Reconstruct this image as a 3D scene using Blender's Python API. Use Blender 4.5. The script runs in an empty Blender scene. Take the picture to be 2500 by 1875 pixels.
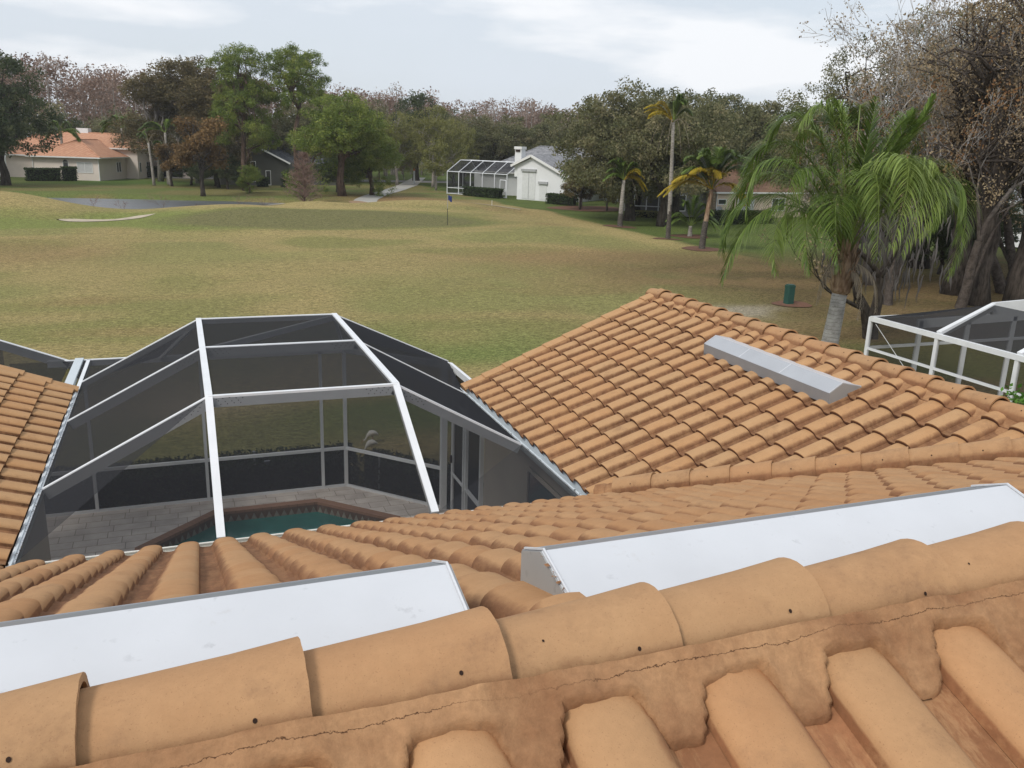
import bpy, bmesh, math, random
import numpy as np
from mathutils import Vector, Matrix
PI = math.pi
SC = bpy.context.scene
COL = SC.collection
# ------------------------------------------------------------------ camera
G = 6.05                                   # eye height above the lawn
YAW, PITCH, ROLL = math.radians(21.0), math.radians(15.4), .033
def cam_axes():
    F0 = Vector((math.sin(YAW), math.cos(YAW), 0)); up = Vector((0, 0, 1)); R0 = Vector((math.cos(YAW), -math.sin(YAW), 0))
    F = F0*math.cos(PITCH) - up*math.sin(PITCH); U = up*math.cos(PITCH) + F0*math.sin(PITCH)
    R = R0*math.cos(ROLL) + U*math.sin(ROLL); U2 = U*math.cos(ROLL) - R0*math.sin(ROLL)
    return R, U2, F
cd = bpy.data.cameras.new('camera'); cam = bpy.data.objects.new('camera', cd); COL.objects.link(cam)
R_, U_, F_ = cam_axes()
cam.matrix_world = Matrix(((R_.x, U_.x, -F_.x, 0), (R_.y, U_.y, -F_.y, 0), (R_.z, U_.z, -F_.z, G), (0, 0, 0, 1)))
cd.sensor_fit = 'HORIZONTAL'; cd.angle = 2*math.atan(512/869.0); cd.clip_start = .05; cd.clip_end = 3000
SC.camera = cam
SC.view_settings.view_transform = 'Standard'; SC.view_settings.look = 'None'
SC.view_settings.exposure = 0.44; SC.view_settings.gamma = 1.0
# ------------------------------------------------------------------ sky
SUN_AZ, SUN_EL = math.radians(238), math.radians(46)      # compass style azimuth from +Y clockwise
w = bpy.data.worlds.new('World'); SC.world = w; w.use_nodes = True
nt = w.node_tree; N = nt.nodes; L = nt.links; N.clear()
out = N.new('ShaderNodeOutputWorld'); bg = N.new('ShaderNodeBackground'); bg.inputs[1].default_value = .1
sky = N.new('ShaderNodeTexSky'); sky.sky_type = 'NISHITA'; sky.sun_disc = False
sky.sun_elevation = SUN_EL; sky.sun_rotation = SUN_AZ; sky.air_density = 1.2; sky.dust_density = 2.0; sky.ozone_density = 1.0
tc = N.new('ShaderNodeTexCoord'); mp = N.new('ShaderNodeMapping'); mp.inputs['Scale'].default_value = (1.0, 1.0, 3.6)
L.new(tc.outputs['Generated'], mp.inputs[0])
n1 = N.new('ShaderNodeTexNoise'); n1.inputs['Scale'].default_value = 2.3; n1.inputs['Detail'].default_value = 7; n1.inputs['Roughness'].default_value = .55
L.new(mp.outputs[0], n1.inputs['Vector'])
r1 = N.new('ShaderNodeValToRGB'); r1.color_ramp.elements[0].position = .30; r1.color_ramp.elements[1].position = .62
L.new(n1.outputs['Fac'], r1.inputs[0])
n2 = N.new('ShaderNodeTexNoise'); n2.inputs['Scale'].default_value = 3.6; n2.inputs['Detail'].default_value = 8; n2.inputs['Roughness'].default_value = .5
mp2 = N.new('ShaderNodeMapping'); mp2.inputs['Scale'].default_value = (1.0, 1.0, 4.5); mp2.inputs['Location'].default_value = (.7, 2.3, .35)
L.new(tc.outputs['Generated'], mp2.inputs[0]); L.new(mp2.outputs[0], n2.inputs['Vector'])
r2 = N.new('ShaderNodeValToRGB'); r2.color_ramp.elements[0].position = .49; r2.color_ramp.elements[1].position = .62
L.new(n2.outputs['Fac'], r2.inputs[0])
mx1 = N.new('ShaderNodeMix'); mx1.data_type = 'RGBA'; mx1.inputs['B'].default_value = (5.5, 5.95, 6.55, 1)
mf = N.new('ShaderNodeMath'); mf.operation = 'MULTIPLY_ADD'; mf.inputs[1].default_value = .14; mf.inputs[2].default_value = .82
L.new(r1.outputs[0], mf.inputs[0]); L.new(mf.outputs[0], mx1.inputs['Factor']); L.new(sky.outputs[0], mx1.inputs['A'])
mx2 = N.new('ShaderNodeMix'); mx2.data_type = 'RGBA'; mx2.inputs['B'].default_value = (7.5, 7.6, 7.8, 1)
mg = N.new('ShaderNodeMath'); mg.operation = 'MULTIPLY'; mg.inputs[1].default_value = .8
L.new(r2.outputs[0], mg.inputs[0]); L.new(mg.outputs[0], mx2.inputs['Factor']); L.new(mx1.outputs['Result'], mx2.inputs['A'])
L.new(mx2.outputs['Result'], bg.inputs[0]); L.new(bg.outputs[0], out.inputs[0])
# ------------------------------------------------------------------ sun (thin overcast)
sd = bpy.data.lights.new('sun', 'SUN'); sd.energy = 1.5; sd.angle = math.radians(14); sd.color = (1, .95, .88)
so = bpy.data.objects.new('sun', sd); COL.objects.link(so)
sv = Vector((math.sin(SUN_AZ)*math.cos(SUN_EL), math.cos(SUN_AZ)*math.cos(SUN_EL), math.sin(SUN_EL)))
so.rotation_euler = sv.to_track_quat('Z', 'Y').to_euler()

# ================================================================== helpers
def tag(o, label=None, cat=None, group=None, kind=None):
    if label: o['label'] = label
    if cat: o['category'] = cat
    if group: o['group'] = group
    if kind: o['kind'] = kind
    return o
def empty(name, loc, label, cat, group=None, rz=0.0):
    o = bpy.data.objects.new(name, None); COL.objects.link(o); o.location = loc; o.rotation_euler = (0, 0, rz)
    o.empty_display_size = .1
    return tag(o, label, cat, group)
def put(o, parent, local=False):
    COL.objects.link(o)
    if parent is not None:
        o.parent = parent
        if not local:                       # mesh is in world coordinates
            base = Vector(parent.location); q = parent
            while q.parent is not None: q = q.parent; base += Vector(q.location)
            o.location = -base
    return o
class MB:
    def __init__(s): s.v = []; s.f = []; s.td = []
    def add(s, vs, fs, td=None):
        b = len(s.v); s.v.extend([tuple(p) for p in vs]); s.f.extend([tuple(b+i for i in f) for f in fs])
        if td is None: s.td.extend([(.5, 0, 0, 1)]*len(vs))
        else: s.td.extend(td if isinstance(td, list) else [td]*len(vs))
    def box(s, a, b):
        x0, y0, z0 = a; x1, y1, z1 = b
        s.add([(x0,y0,z0),(x1,y0,z0),(x1,y1,z0),(x0,y1,z0),(x0,y0,z1),(x1,y0,z1),(x1,y1,z1),(x0,y1,z1)],
              [(3,2,1,0),(4,5,6,7),(0,1,5,4),(1,2,6,5),(2,3,7,6),(3,0,4,7)])
    def beam(s, p, q, wd, ht, up=(0,0,1), drop=0.0):
        """rectangular bar from p to q; its top is at the line when drop = 0 -> centred"""
        p = Vector(p); q = Vector(q); d = (q-p).normalized(); up = Vector(up)
        side = d.cross(up)
        if side.length < 1e-4: side = d.cross(Vector((0,1,0)))
        side.normalize(); n = side.cross(d).normalized()
        o = n*(-drop); a = side*wd/2; b = n*ht/2
        vs = [p+o-a-b, p+o+a-b, p+o+a+b, p+o-a+b, q+o-a-b, q+o+a-b, q+o+a+b, q+o-a+b]
        s.add(vs, [(0,1,2,3),(7,6,5,4),(0,4,5,1),(1,5,6,2),(2,6,7,3),(3,7,4,0)])
    def tube(s, pts, rad, n=6, cap=True, td=None):
        pts = [Vector(p) for p in pts]; m = len(pts)
        rad = rad if hasattr(rad, '__len__') else [rad]*m
        vs = []; prev = None
        for i, p in enumerate(pts):
            d = (pts[min(i+1, m-1)] - pts[max(i-1, 0)])
            d = d.normalized() if d.length > 1e-9 else Vector((0,0,1))
            a = prev if prev is not None else (Vector((1,0,0)) if abs(d.x) < .8 else Vector((0,1,0)))
            a = (a - d*a.dot(d))
            a = a.normalized() if a.length > 1e-6 else d.orthogonal().normalized()
            prev = a; b = d.cross(a)
            for k in range(n):
                t = 2*PI*k/n; vs.append(p + (a*math.cos(t) + b*math.sin(t))*rad[i])
        fs = []
        for i in range(m-1):
            for k in range(n):
                k2 = (k+1) % n; fs.append((i*n+k, i*n+k2, (i+1)*n+k2, (i+1)*n+k))
        if cap: fs.append(tuple(range(n-1, -1, -1))); fs.append(tuple((m-1)*n+k for k in range(n)))
        s.add(vs, fs, td)
    def poly(s, pts): s.add(pts, [tuple(range(len(pts)))])
    def prism(s, pts, off):
        off = Vector(off); n = len(pts); P = [Vector(p) for p in pts]
        s.add(P + [p+off for p in P], [tuple(range(n-1,-1,-1)), tuple(range(n, 2*n))] + [(i, (i+1) % n, n+(i+1) % n, n+i) for i in range(n)])
    def mesh(s, name, mt, smooth=False, ang=None):
        me = bpy.data.meshes.new(name); me.from_pydata(s.v, [], s.f); me.update()
        if mt: me.materials.append(mt)
        at = me.attributes.new('TD', 'FLOAT_COLOR', 'POINT')
        at.data.foreach_set('color', np.array(s.td, dtype=np.float32).ravel())
        if smooth:
            me.shade_smooth()
            if ang: me.set_sharp_from_angle(angle=math.radians(ang))
        return me
    def build(s, name, mt, parent=None, smooth=False, ang=None, local=False, label=None):
        o = bpy.data.objects.new(name, s.mesh(name, mt, smooth, ang)); put(o, parent, local)
        if label: o['label'] = label
        return o
def copy_tree(o, parent=None):
    c = o.copy(); COL.objects.link(c); c.parent = parent
    for ch in [k for k in bpy.data.objects if k.parent == o]: copy_tree(ch, c)
    return c

# ------------------------------------------------------------------ materials
class NT:
    def __init__(s, name):
        s.m = bpy.data.materials.new(name); s.m.use_nodes = True; s.t = s.m.node_tree; s.t.nodes.clear()
        s.out = s.n('ShaderNodeOutputMaterial'); s.co = s.n('ShaderNodeTexCoord').outputs['Object']
    def n(s, k, **kw):
        nd = s.t.nodes.new(k)
        for a, b in kw.items(): setattr(nd, a, b)
        return nd
    def set(s, sock, v):
        if isinstance(v, bpy.types.NodeSocket): s.t.links.new(v, sock)
        elif isinstance(v, (tuple, list)) and len(v) == 3 and sock.type == 'RGBA': sock.default_value = (*v, 1)
        else: sock.default_value = v
    def noise(s, sc, det=4, rough=.55, vec=None, dist=0, stretch=None):
        nd = s.n('ShaderNodeTexNoise'); v = vec or s.co
        if stretch:
            mp = s.n('ShaderNodeMapping'); mp.inputs['Scale'].default_value = stretch; s.set(mp.inputs[0], v); v = mp.outputs[0]
        s.set(nd.inputs['Vector'], v); nd.inputs['Scale'].default_value = sc; nd.inputs['Detail'].default_value = det
        nd.inputs['Roughness'].default_value = rough; nd.inputs['Distortion'].default_value = dist
        return nd.outputs['Fac']
    def ramp(s, f, stops):
        nd = s.n('ShaderNodeValToRGB'); s.set(nd.inputs[0], f); e = nd.color_ramp.elements
        while len(e) < len(stops): e.new(.5)
        for q, (p, c) in zip(e, stops):
            q.position = p; q.color = (c, c, c, 1) if not hasattr(c, '__len__') else (*c[:3], 1)
        return nd.outputs[0]
    def math(s, op, a, b=None, c=None, clamp=False):
        nd = s.n('ShaderNodeMath', operation=op); nd.use_clamp = clamp; s.set(nd.inputs[0], a)
        if b is not None: s.set(nd.inputs[1], b)
        if c is not None: s.set(nd.inputs[2], c)
        return nd.outputs[0]
    def mix(s, f, a, b, mode='MIX'):
        nd = s.n('ShaderNodeMix', data_type='RGBA', blend_type=mode); s.set(nd.inputs['Factor'], f)
        s.set(nd.inputs['A'], a); s.set(nd.inputs['B'], b); return nd.outputs['Result']
    def attr(s, name='TD'):
        a = s.n('ShaderNodeAttribute', attribute_name=name); return a
    def sep(s, c):
        nd = s.n('ShaderNodeSeparateColor'); s.set(nd.inputs[0], c); return nd.outputs
    def xyz(s, v=None):
        nd = s.n('ShaderNodeSeparateXYZ'); s.set(nd.inputs[0], v or s.co); return nd.outputs
    def bump(s, h, st=.3, d=.01):
        nd = s.n('ShaderNodeBump'); nd.inputs['Strength'].default_value = st; nd.inputs['Distance'].default_value = d
        s.set(nd.inputs['Height'], h); return nd.outputs[0]
    def surf(s, col, rough=.8, metal=0., nrm=None, spec=.3, **kw):
        p = s.n('ShaderNodeBsdfPrincipled'); s.set(p.inputs['Base Color'], col); s.set(p.inputs['Roughness'], rough)
        p.inputs['Metallic'].default_value = metal; p.inputs['Specular IOR Level'].default_value = spec
        if nrm is not None: s.set(p.inputs['Normal'], nrm)
        s.t.links.new(p.outputs[0], s.out.inputs[0]); return s.m
def m_plain(name, col, rough=.7, metal=0., var=.15, sc=3., bump=0., bs=40, spec=.3):
    t = NT(name); n = t.noise(sc, 5); f = t.ramp(n, [(.3, 1-var), (.7, 1+var*.5)])
    c = t.mix(1., col, f, 'MULTIPLY')
    nr = t.bump(t.noise(bs, 4), bump, .01) if bump else None
    return t.surf(c, rough, metal, nr, spec)
def m_tile(name, light, mid, brown, dirt=.0, fine=1., lip=True):
    t = NT(name); a = t.attr(); r, g, b = t.sep(a.outputs['Color'])[:3]; al = a.outputs['Alpha']
    n1 = t.noise(1.7, 4); n2 = t.noise(7, 5, .6); n3 = t.noise(60*fine, 6, .7); n4 = t.noise(330*fine, 3, .6); n5 = t.noise(19, 6, .68)
    c = t.mix(t.ramp(t.math('MULTIPLY_ADD', n2, .5, t.math('MULTIPLY', r, .5)), [(.30, 0.), (.72, 1.)]), light, mid)
    k = t.math('MULTIPLY_ADD', g, .90, t.math('MULTIPLY_ADD', n5, .72, -.50+dirt)); k = t.math('ADD', k, t.math('MULTIPLY_ADD', n3, .28, -.14))
    k = t.math('ADD', k, t.math('MULTIPLY', t.math('MULTIPLY', b, b), .07)); k = t.math('ADD', k, t.math('MULTIPLY_ADD', n1, .4, -.2))
    k = t.ramp(k, [(.20, 0.), (.60, 1.)])
    mil = t.math('MULTIPLY', t.ramp(t.noise(4.6, 7, .72), [(.50, 0.), (.64, .6)] if 'ridge' in name else [(.56, 0.), (.68, .55)]), t.ramp(n3, [(.4, .3), (.6, 1.)])); c = t.mix(mil, c, (.24, .135, .075))
    st_ = t.noise(5, 7, .75, stretch=(2.6, .8, .8)); bl = t.math('MULTIPLY', t.ramp(st_, [(.47, 0.), (.57, 1.)]), .62 if name.endswith('worn') else .25)
    k = t.math('MULTIPLY', k, t.math('SUBTRACT', 1., bl))
    c = t.mix(k, c, t.mix(t.ramp(n5, [(.4, 0.), (.65, .6)]), brown, tuple(x*1.45 for x in brown)))
    c = t.mix(1., c, t.ramp(r, [(0., .84), (1., 1.08)]), 'MULTIPLY')
    c = t.mix(1., c, t.ramp(n3, [(.25, .93), (.75, 1.05)]), 'MULTIPLY')
    c = t.mix(t.ramp(n4, [(.62, 0.), (.68, .45)]), c, (.22, .11, .06))
    if lip: c = t.mix(t.math('MULTIPLY', t.math('SUBTRACT', 1., al), 2.2, None, True), c, (.085, .036, .02))  # lips painted dark: their brown plus the shadow line of each course
    h = t.math('ADD', t.math('MULTIPLY', n3, .6), t.math('MULTIPLY', n4, .4))
    return t.surf(c, .88, 0, t.bump(h, .3, .005), .2)
T_L, T_M, T_B = (.54, .325, .165), (.43, .240, .114), (.19, .094, .048)
M_TILE = m_tile('roof_tile_clay', T_L, T_M, T_B, .03)
M_TILEN = m_tile('roof_tile_clay_worn', (.52, .300, .150), (.42, .225, .108), (.27, .125, .06), .04, .8)
M_TILED = m_tile('roof_tile_clay_dusty', (.50, .290, .145), (.38, .203, .095), (.19, .092, .047), .08)
M_RIDGE = m_tile('ridge_tile_clay', (.485, .288, .148), (.40, .222, .110), (.22, .108, .055), .09, .8, False)
def m_mortar():
    t = NT('roof_mortar'); n1 = t.noise(5, 6, .6); n2 = t.noise(60, 6, .7); n3 = t.noise(2.2, 4)
    a = t.attr(); r, g, b = t.sep(a.outputs['Color'])[:3]
    c = t.mix(t.ramp(n1, [(.36, 0.), (.62, 1.)]), (.27, .135, .066), (.46, .265, .135))
    c = t.mix(t.ramp(n3, [(.35, 0.), (.6, .5)]), c, (.25, .12, .06))
    c = t.mix(1., c, t.ramp(n2, [(.3, .82), (.7, 1.1)]), 'MULTIPLY')
    # hairline crack along the joint (g = metres below the cap) and across it
    wob = t.math('MULTIPLY_ADD', t.noise(9, 6, .75), .045, t.math('MULTIPLY', t.noise(70, 3, .7), .008))
    d = t.math('MULTIPLY', t.math('ABSOLUTE', t.math('SUBTRACT', t.math('MULTIPLY_ADD', g, 1., wob), .054)), 60.)
    c = t.mix(t.math('MULTIPLY', t.ramp(d, [(.02, .9), (.085, 0.)]), t.ramp(t.noise(3.1, 3), [(.36, .25), (.5, 1.)])), c, (.06, .026, .014))
    vo = t.n('ShaderNodeTexVoronoi', feature='DISTANCE_TO_EDGE'); vo.inputs['Scale'].default_value = 3.9
    wv = t.n('ShaderNodeVectorMath', operation='ADD'); nn = t.n('ShaderNodeTexNoise'); nn.inputs['Scale'].default_value = 14; nn.inputs['Detail'].default_value = 6
    sc = t.n('ShaderNodeVectorMath', operation='SCALE'); sc.inputs['Scale'].default_value = .09
    t.set(nn.inputs['Vector'], t.co); t.set(sc.inputs[0], nn.outputs['Color']); t.set(wv.inputs[0], t.co); t.set(wv.inputs[1], sc.outputs[0]); t.set(vo.inputs['Vector'], wv.outputs[0])
    ck = t.math('MULTIPLY', t.ramp(t.math('MULTIPLY', vo.outputs['Distance'], 20.), [(.05, .9), (.17, 0.)]), t.ramp(t.noise(4.3, 3), [(.67, 0.), (.71, .7)]))
    c = t.mix(ck, c, (.07, .03, .016))
    h = t.math('SUBTRACT', t.math('MULTIPLY_ADD', n2, .5, n1), t.math('MULTIPLY', ck, .6))
    return t.surf(c, .92, 0, t.bump(h, .6, .012), .15)
M_MORTAR = m_mortar()
M_HOLE = m_plain('nail_hole_dark', (.03, .015, .01), .9)
def m_metal(name, col, rough, metal):
    t = NT(name); n = t.noise(3, 5); n2 = t.noise(24, 5, .6)
    c = t.mix(1., col, t.ramp(n, [(.3, .93), (.7, 1.03)]), 'MULTIPLY')
    c = t.mix(t.ramp(n2, [(.63, 0.), (.72, .4)]), c, tuple(x*.6 for x in col)); c = t.mix(t.ramp(t.noise(7, 7, .75), [(.62, 0.), (.70, .22)]), c, (.36, .31, .25))
    n3 = t.noise(5, 3, .5, stretch=(1, 1, 14)); c = t.mix(t.ramp(n3, [(.70, 0.), (.78, .18)]), c, (.33, .27, .2))
    return t.surf(c, rough, metal, t.bump(t.noise(6, 3), .08, .01), .4)
M_VENT = m_metal('vent_painted_aluminium', (.63, .645, .67), .38, .1)
M_VENTG = m_metal('vent_grey_aluminium', (.30, .315, .335), .42, .35)  # grey for the front and hood faces, darker than the back flange
M_VENTE = m_metal('vent_end_metal', (.38, .385, .38), .5, .2)
M_RUST = m_plain('rust_flakes', (.30, .15, .07), .9, 0, .4, 30)
M_WHITE = m_plain('white_powder_coat', (.74, .755, .77), .42, 0, .06, 4)
M_GUT = m_metal('gutter_aluminium', (.60, .65, .68), .45, .15)
M_GUTC = m_plain('gutter_cream_paint', (.74, .72, .66), .5, 0, .12, 6)
M_DEBRIS = m_plain('gutter_debris', (.08, .065, .05), .95, 0, .5, 30)
M_STUCCO = m_plain('stucco_beige', (.46, .40, .33), .9, 0, .08, 2, .3, 90)
def m_screen(name, dens=.50):
    t = NT(name); lw = t.n('ShaderNodeLayerWeight'); lw.inputs['Blend'].default_value = .5
    # woven mesh: transmission T0 ** (1/cos)
    cosv = t.math('MAXIMUM', t.math('SUBTRACT', 1., lw.outputs['Facing']), .06)
    tr = t.math('POWER', 1-dens, t.math('DIVIDE', 1., cosv))
    tb = t.n('ShaderNodeBsdfTransparent'); df = t.n('ShaderNodeBsdfDiffuse'); df.inputs[0].default_value = (.036, .037, .041, 1)
    mx = t.n('ShaderNodeMixShader'); t.set(mx.inputs[0], tr); t.t.links.new(df.outputs[0], mx.inputs[1]); t.t.links.new(tb.outputs[0], mx.inputs[2])
    t.t.links.new(mx.outputs[0], t.out.inputs[0]); return t.m
M_SCREEN = m_screen('insect_screen', .34)
M_SCREENL = m_screen('insect_screen_light', .24)
M_SCREENW = m_screen('insect_screen_wall', .58)
M_GLASS = m_plain('dark_window_glass', (.035, .04, .045), .08, 0, .1, 1, spec=.6)
def m_leaf(name, c0, c1, c2, transl=.25, rough=.7):
    t = NT(name); a = t.attr(); r = t.sep(a.outputs['Color'])[0]
    c = t.ramp(r, [(0., c0), (.5, c1), (1., c2)])
    p = t.n('ShaderNodeBsdfPrincipled'); t.set(p.inputs['Base Color'], c); p.inputs['Roughness'].default_value = rough; p.inputs['Specular IOR Level'].default_value = .25
    tl = t.n('ShaderNodeBsdfTranslucent'); t.set(tl.inputs[0], c)
    mx = t.n('ShaderNodeMixShader'); mx.inputs[0].default_value = transl
    t.t.links.new(p.outputs[0], mx.inputs[1]); t.t.links.new(tl.outputs[0], mx.inputs[2]); t.t.links.new(mx.outputs[0], t.out.inputs[0]); return t.m
def m_bark(name, c0, c1, sc=8, st=(1, 1, .25)):
    t = NT(name); n = t.noise(sc, 6, .65, stretch=st); n2 = t.noise(1.2, 3)
    c = t.mix(t.ramp(n, [(.35, 0.), (.65, 1.)]), c0, c1); c = t.mix(1., c, t.ramp(n2, [(.3, .75), (.7, 1.15)]), 'MULTIPLY')
    return t.surf(c, .95, 0, t.bump(n, .8, .04), .1)

# ================================================================== terrain
rs = np.random.RandomState(7)
def gauss(x, y, cx, cy, sx, sy, a=0.):
    dx = x-cx; dy = y-cy; c, s_ = math.cos(a), math.sin(a); u = dx*c+dy*s_; v = -dx*s_+dy*c
    return np.exp(-(u/sx)**2/2 - (v/sy)**2/2)
def sm(x, a, b):
    t = np.clip((x-a)/(b-a), 0, 1); return t*t*(3-2*t)
def vnoise(x, y, seed, sc):
    """smooth value noise"""
    r = np.random.RandomState(seed).rand(64, 64)
    u = x/sc; v = y/sc; iu = np.floor(u).astype(int); iv = np.floor(v).astype(int); fu = u-iu; fv = v-iv
    fu = fu*fu*(3-2*fu); fv = fv*fv*(3-2*fv); g = lambda a, b: r[a % 64, b % 64]
    return (g(iu, iv)*(1-fu)+g(iu+1, iv)*fu)*(1-fv) + (g(iu, iv+1)*(1-fu)+g(iu+1, iv+1)*fu)*fv
POND_Z = -.4
def pond_in(x, y):
    """signed amount inside the pond (positive in)"""
    far = 95.2 - .10*(x+10) - .006*np.maximum(x+10, 0)**2 + 1.0*(vnoise(x, y, 3, 5)-.5); near = 79.5 + .25*np.maximum(x-2, 0)
    d = np.minimum(far-y, y-near); return np.minimum(d, 11.5-x)
def height(x, y):
    x = np.asarray(x, float); y = np.asarray(y, float)
    z = 1.30*gauss(x, y, -12.5, 72.5, 3.9, 3.2) + .8*gauss(x, y, -22, 72, 9, 3.4)
    z = z + .60*gauss(x, y, 2.6, 69.5, 4.2, 3.4) + .50*gauss(x, y, 9.5, 67.5, 6.5, 4.5) + .40*gauss(x, y, 17, 66.5, 5, 4.5)
    z = z + .62*gauss(x, y, 10.3, 74.6, 2.6, 1.8) + 1.02*gauss(x, y, 20.3, 76.2, 5.0, 2.6) + .25*gauss(x, y, 27, 74, 4, 4)
    z = z + .16*gauss(x, y, -5, 60, 12, 5) - .30*gauss(x, y, -5.2, 67.2, 3.0, 1.2, .25)
    z = z + (.22*(vnoise(x, y, 11, 9)-.5) + .12*(vnoise(x, y, 12, 4)-.5))*sm(y, 18, 30)*(1-sm(y, 95, 110))
    z = z - .35*sm(x, 31.5, 36)*sm(y, 36, 50)*(1-sm(y, 84, 95))*0.6
    z = z + .25*(vnoise(x, y, 21, 11)-.35)*sm(y, 40, 60)*sm(x, 16, 22)*(1-sm(x, 31, 34))*(1-sm(y, 78, 84))
    p = pond_in(x, y); z = z*(1-sm(p, -4, 0)) + (-1.0)*sm(p, -3.0, 1.2)
    hole = ((x > -2.0) & (x < 3.9) & (y > 7.2) & (y < 14.45)); z = np.where(hole, -2.6, z)
    return z
def axis(lo, hi, st, far, grow=1.22):
    a = list(np.arange(lo, hi, st)); s_ = st; v = a[-1]
    while v < far: s_ *= grow; v += s_; a.append(v)
    s_ = st; v = lo; b = []
    while v > -far: s_ *= grow; v -= s_; b.append(v)
    return np.array(b[::-1] + a)
gx = axis(-34, 58, .42, 400); gy = axis(8, 112, .42, 420)
gy = gy[gy > -60]
X, Y = np.meshgrid(gx, gy); Z = height(X, Y)
# base colours of the turf (lawn, dormant fairway, green, leaf litter, mulch)
def grass_colour(x, y):
    tan = np.array([.225, .180, .078]); gold = np.array([.258, .203, .088]); ol = np.array([.150, .145, .052]); brown = np.array([.215, .145, .070])
    gr = np.array([.105, .135, .040]); green = np.array([.120, .125, .045]); putt = np.array([.116, .110, .048]); lawn = np.array([.07, .095, .025]); litter = np.array([.088, .064, .030])
    n1 = vnoise(x, y*1.7, 5, 9); n2 = vnoise(x, y*1.5, 6, 4); n3 = vnoise(x, y, 8, 1.7); n4 = vnoise(x, y, 9, 17)
    def mixc(c, d, k): k = np.clip(k, 0, 1)[..., None]; return c*(1-k) + d*k
    c = np.zeros(x.shape+(3,)) + tan
    c = mixc(c, gold, sm(n2*.6+n3*.4, .5, .75)*.8)
    c = mixc(c, ol, sm(n1*.6+n2*.4, .42, .68)*.85)
    c = mixc(c, brown, sm(n4*.55+n2*.3+n3*.15, .52, .70)*.75)
    c = mixc(c, gr, sm(1-n1, .62, .85)*.45)
    # dry sandy patch and green tongue near the enclosure
    c = mixc(c, np.array([.34, .27, .16]), gauss(x, y, -2.5, 20.5, 3.2, 1.0)*sm(n3, .45, .8)*1.1)
    c = mixc(c, gr*1.0, np.clip(gauss(x, y, 6.5, 21, 3.2, 4.0)*1.3*sm(n2, .2, .6), 0, .9))
    c = mixc(c, brown*.95, np.clip(gauss(x, y, 21.5, 45, 5, 2.5)*1.1, 0, .8)); c = mixc(c, brown*.9, np.clip(gauss(x, y, -9, 50, 4, 3), 0, .6))
    # apron round the green
    ap = np.maximum(gauss(x, y, -2, 64.5, 14, 4.2), gauss(x, y, -18, 63, 9, 4.5)); c = mixc(c, np.array([.135, .155, .045]), sm(ap*(.75+.5*n2), .38, .72)*.95)
    c = mixc(c, gold, sm(z_(x, y), .55, 1.0)*(1-sm(y, 96, 99))*.8)
    e = ((x-10.3)/11.5)**2 + ((y-63.6)/4.3)**2 + .10*(n2-.5)
    c = mixc(c, green, (1-sm(e, 1.0, 1.32))*.9); c = mixc(c, putt, 1-sm(e, .80, .95))
    c = mixc(c, gold*1.05, np.clip(gauss(x, y, 12, 71.2, 9, .9)*1.1, 0, .9)); c = mixc(c, gold*1.02, np.clip(gauss(x, y, 14, 57.6, 15, 1.1)*.8*sm(n2, .2, .6), 0, .8))
    c = mixc(c, gold*1.05, np.clip(gauss(x, y, 30.3, 60, 1.1, 20)*1.0, 0, .85)*sm(y, 45, 52))
    # far side: rough and house lawns
    far = sm(y, 84, 97)
    c = mixc(c, np.array([.13, .115, .045]), far*(x < 60)); c = mixc(c, np.array([.085, .115, .032]), far*sm(n1*.5+n2*.5, .45, .62)*.8)
    c = mixc(c, np.array([.075, .12, .028]), np.clip(gauss(x, y, -5, 121, 9, 4)*1.3, 0, 1))
    c = mixc(c, np.array([.21, .13, .065]), np.clip(gauss(x, y, 22, 92, 4.5, 5)*1.1, 0, .85))
    lw = sm(x+.8*(n2-.5), 31.6, 32.6)*sm(y, 30, 42); c = mixc(c, lawn*(.8+.4*n2[..., None]), lw)
    lt = sm(x + .55*(30-y)*.4 + 3*(n2-.5), 14, 25)*(1-sm(y, 40, 50))*sm(y, 6, 14); c = mixc(c, litter, lt*.95)
    c = mixc(c, np.array([.065, .078, .022]), lt*sm(n1*.5+n3*.5, .52, .7)*.75)
    c = mixc(c, brown*.75, np.clip(gauss(x, y, 27, 33, 9, 7)*.9, 0, .7)*sm(n3*.5+n2*.5, .35, .6))
    c = mixc(c, np.array([.24, .21, .16]), np.clip(gauss(x, y, 20.4, 28.5, 1.6, .8)*sm(n3, .3, .7)*1.2, 0, .8))
    return c
def z_(x, y): return height(x, y)
V = np.stack([X, Y, Z], -1).reshape(-1, 3); nx_, ny_ = len(gx), len(gy)
I = np.arange(nx_*ny_).reshape(ny_, nx_); FQ = np.stack([I[:-1,:-1], I[:-1,1:], I[1:,1:], I[1:,:-1]], -1).reshape(-1, 4)
def quads_mesh(name, V, FQ, mt, col=None, smooth=True):
    me = bpy.data.meshes.new(name); me.vertices.add(len(V)); me.vertices.foreach_set('co', np.asarray(V, np.float32).ravel())
    me.loops.add(FQ.size); me.loops.foreach_set('vertex_index', FQ.astype(np.int32).ravel())
    me.polygons.add(len(FQ)); me.polygons.foreach_set('loop_start', np.arange(0, FQ.size, FQ.shape[1], dtype=np.int32))
    me.polygons.foreach_set('loop_total', np.full(len(FQ), FQ.shape[1], np.int32)); me.update(calc_edges=True)
    if mt: me.materials.append(mt)
    if col is not None:
        at = me.attributes.new('TD', 'FLOAT_COLOR', 'POINT'); c4 = np.ones((len(V), 4), np.float32); c4[:, :3] = col; at.data.foreach_set('color', c4.ravel())
    if smooth: me.shade_smooth()
    return me
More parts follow.
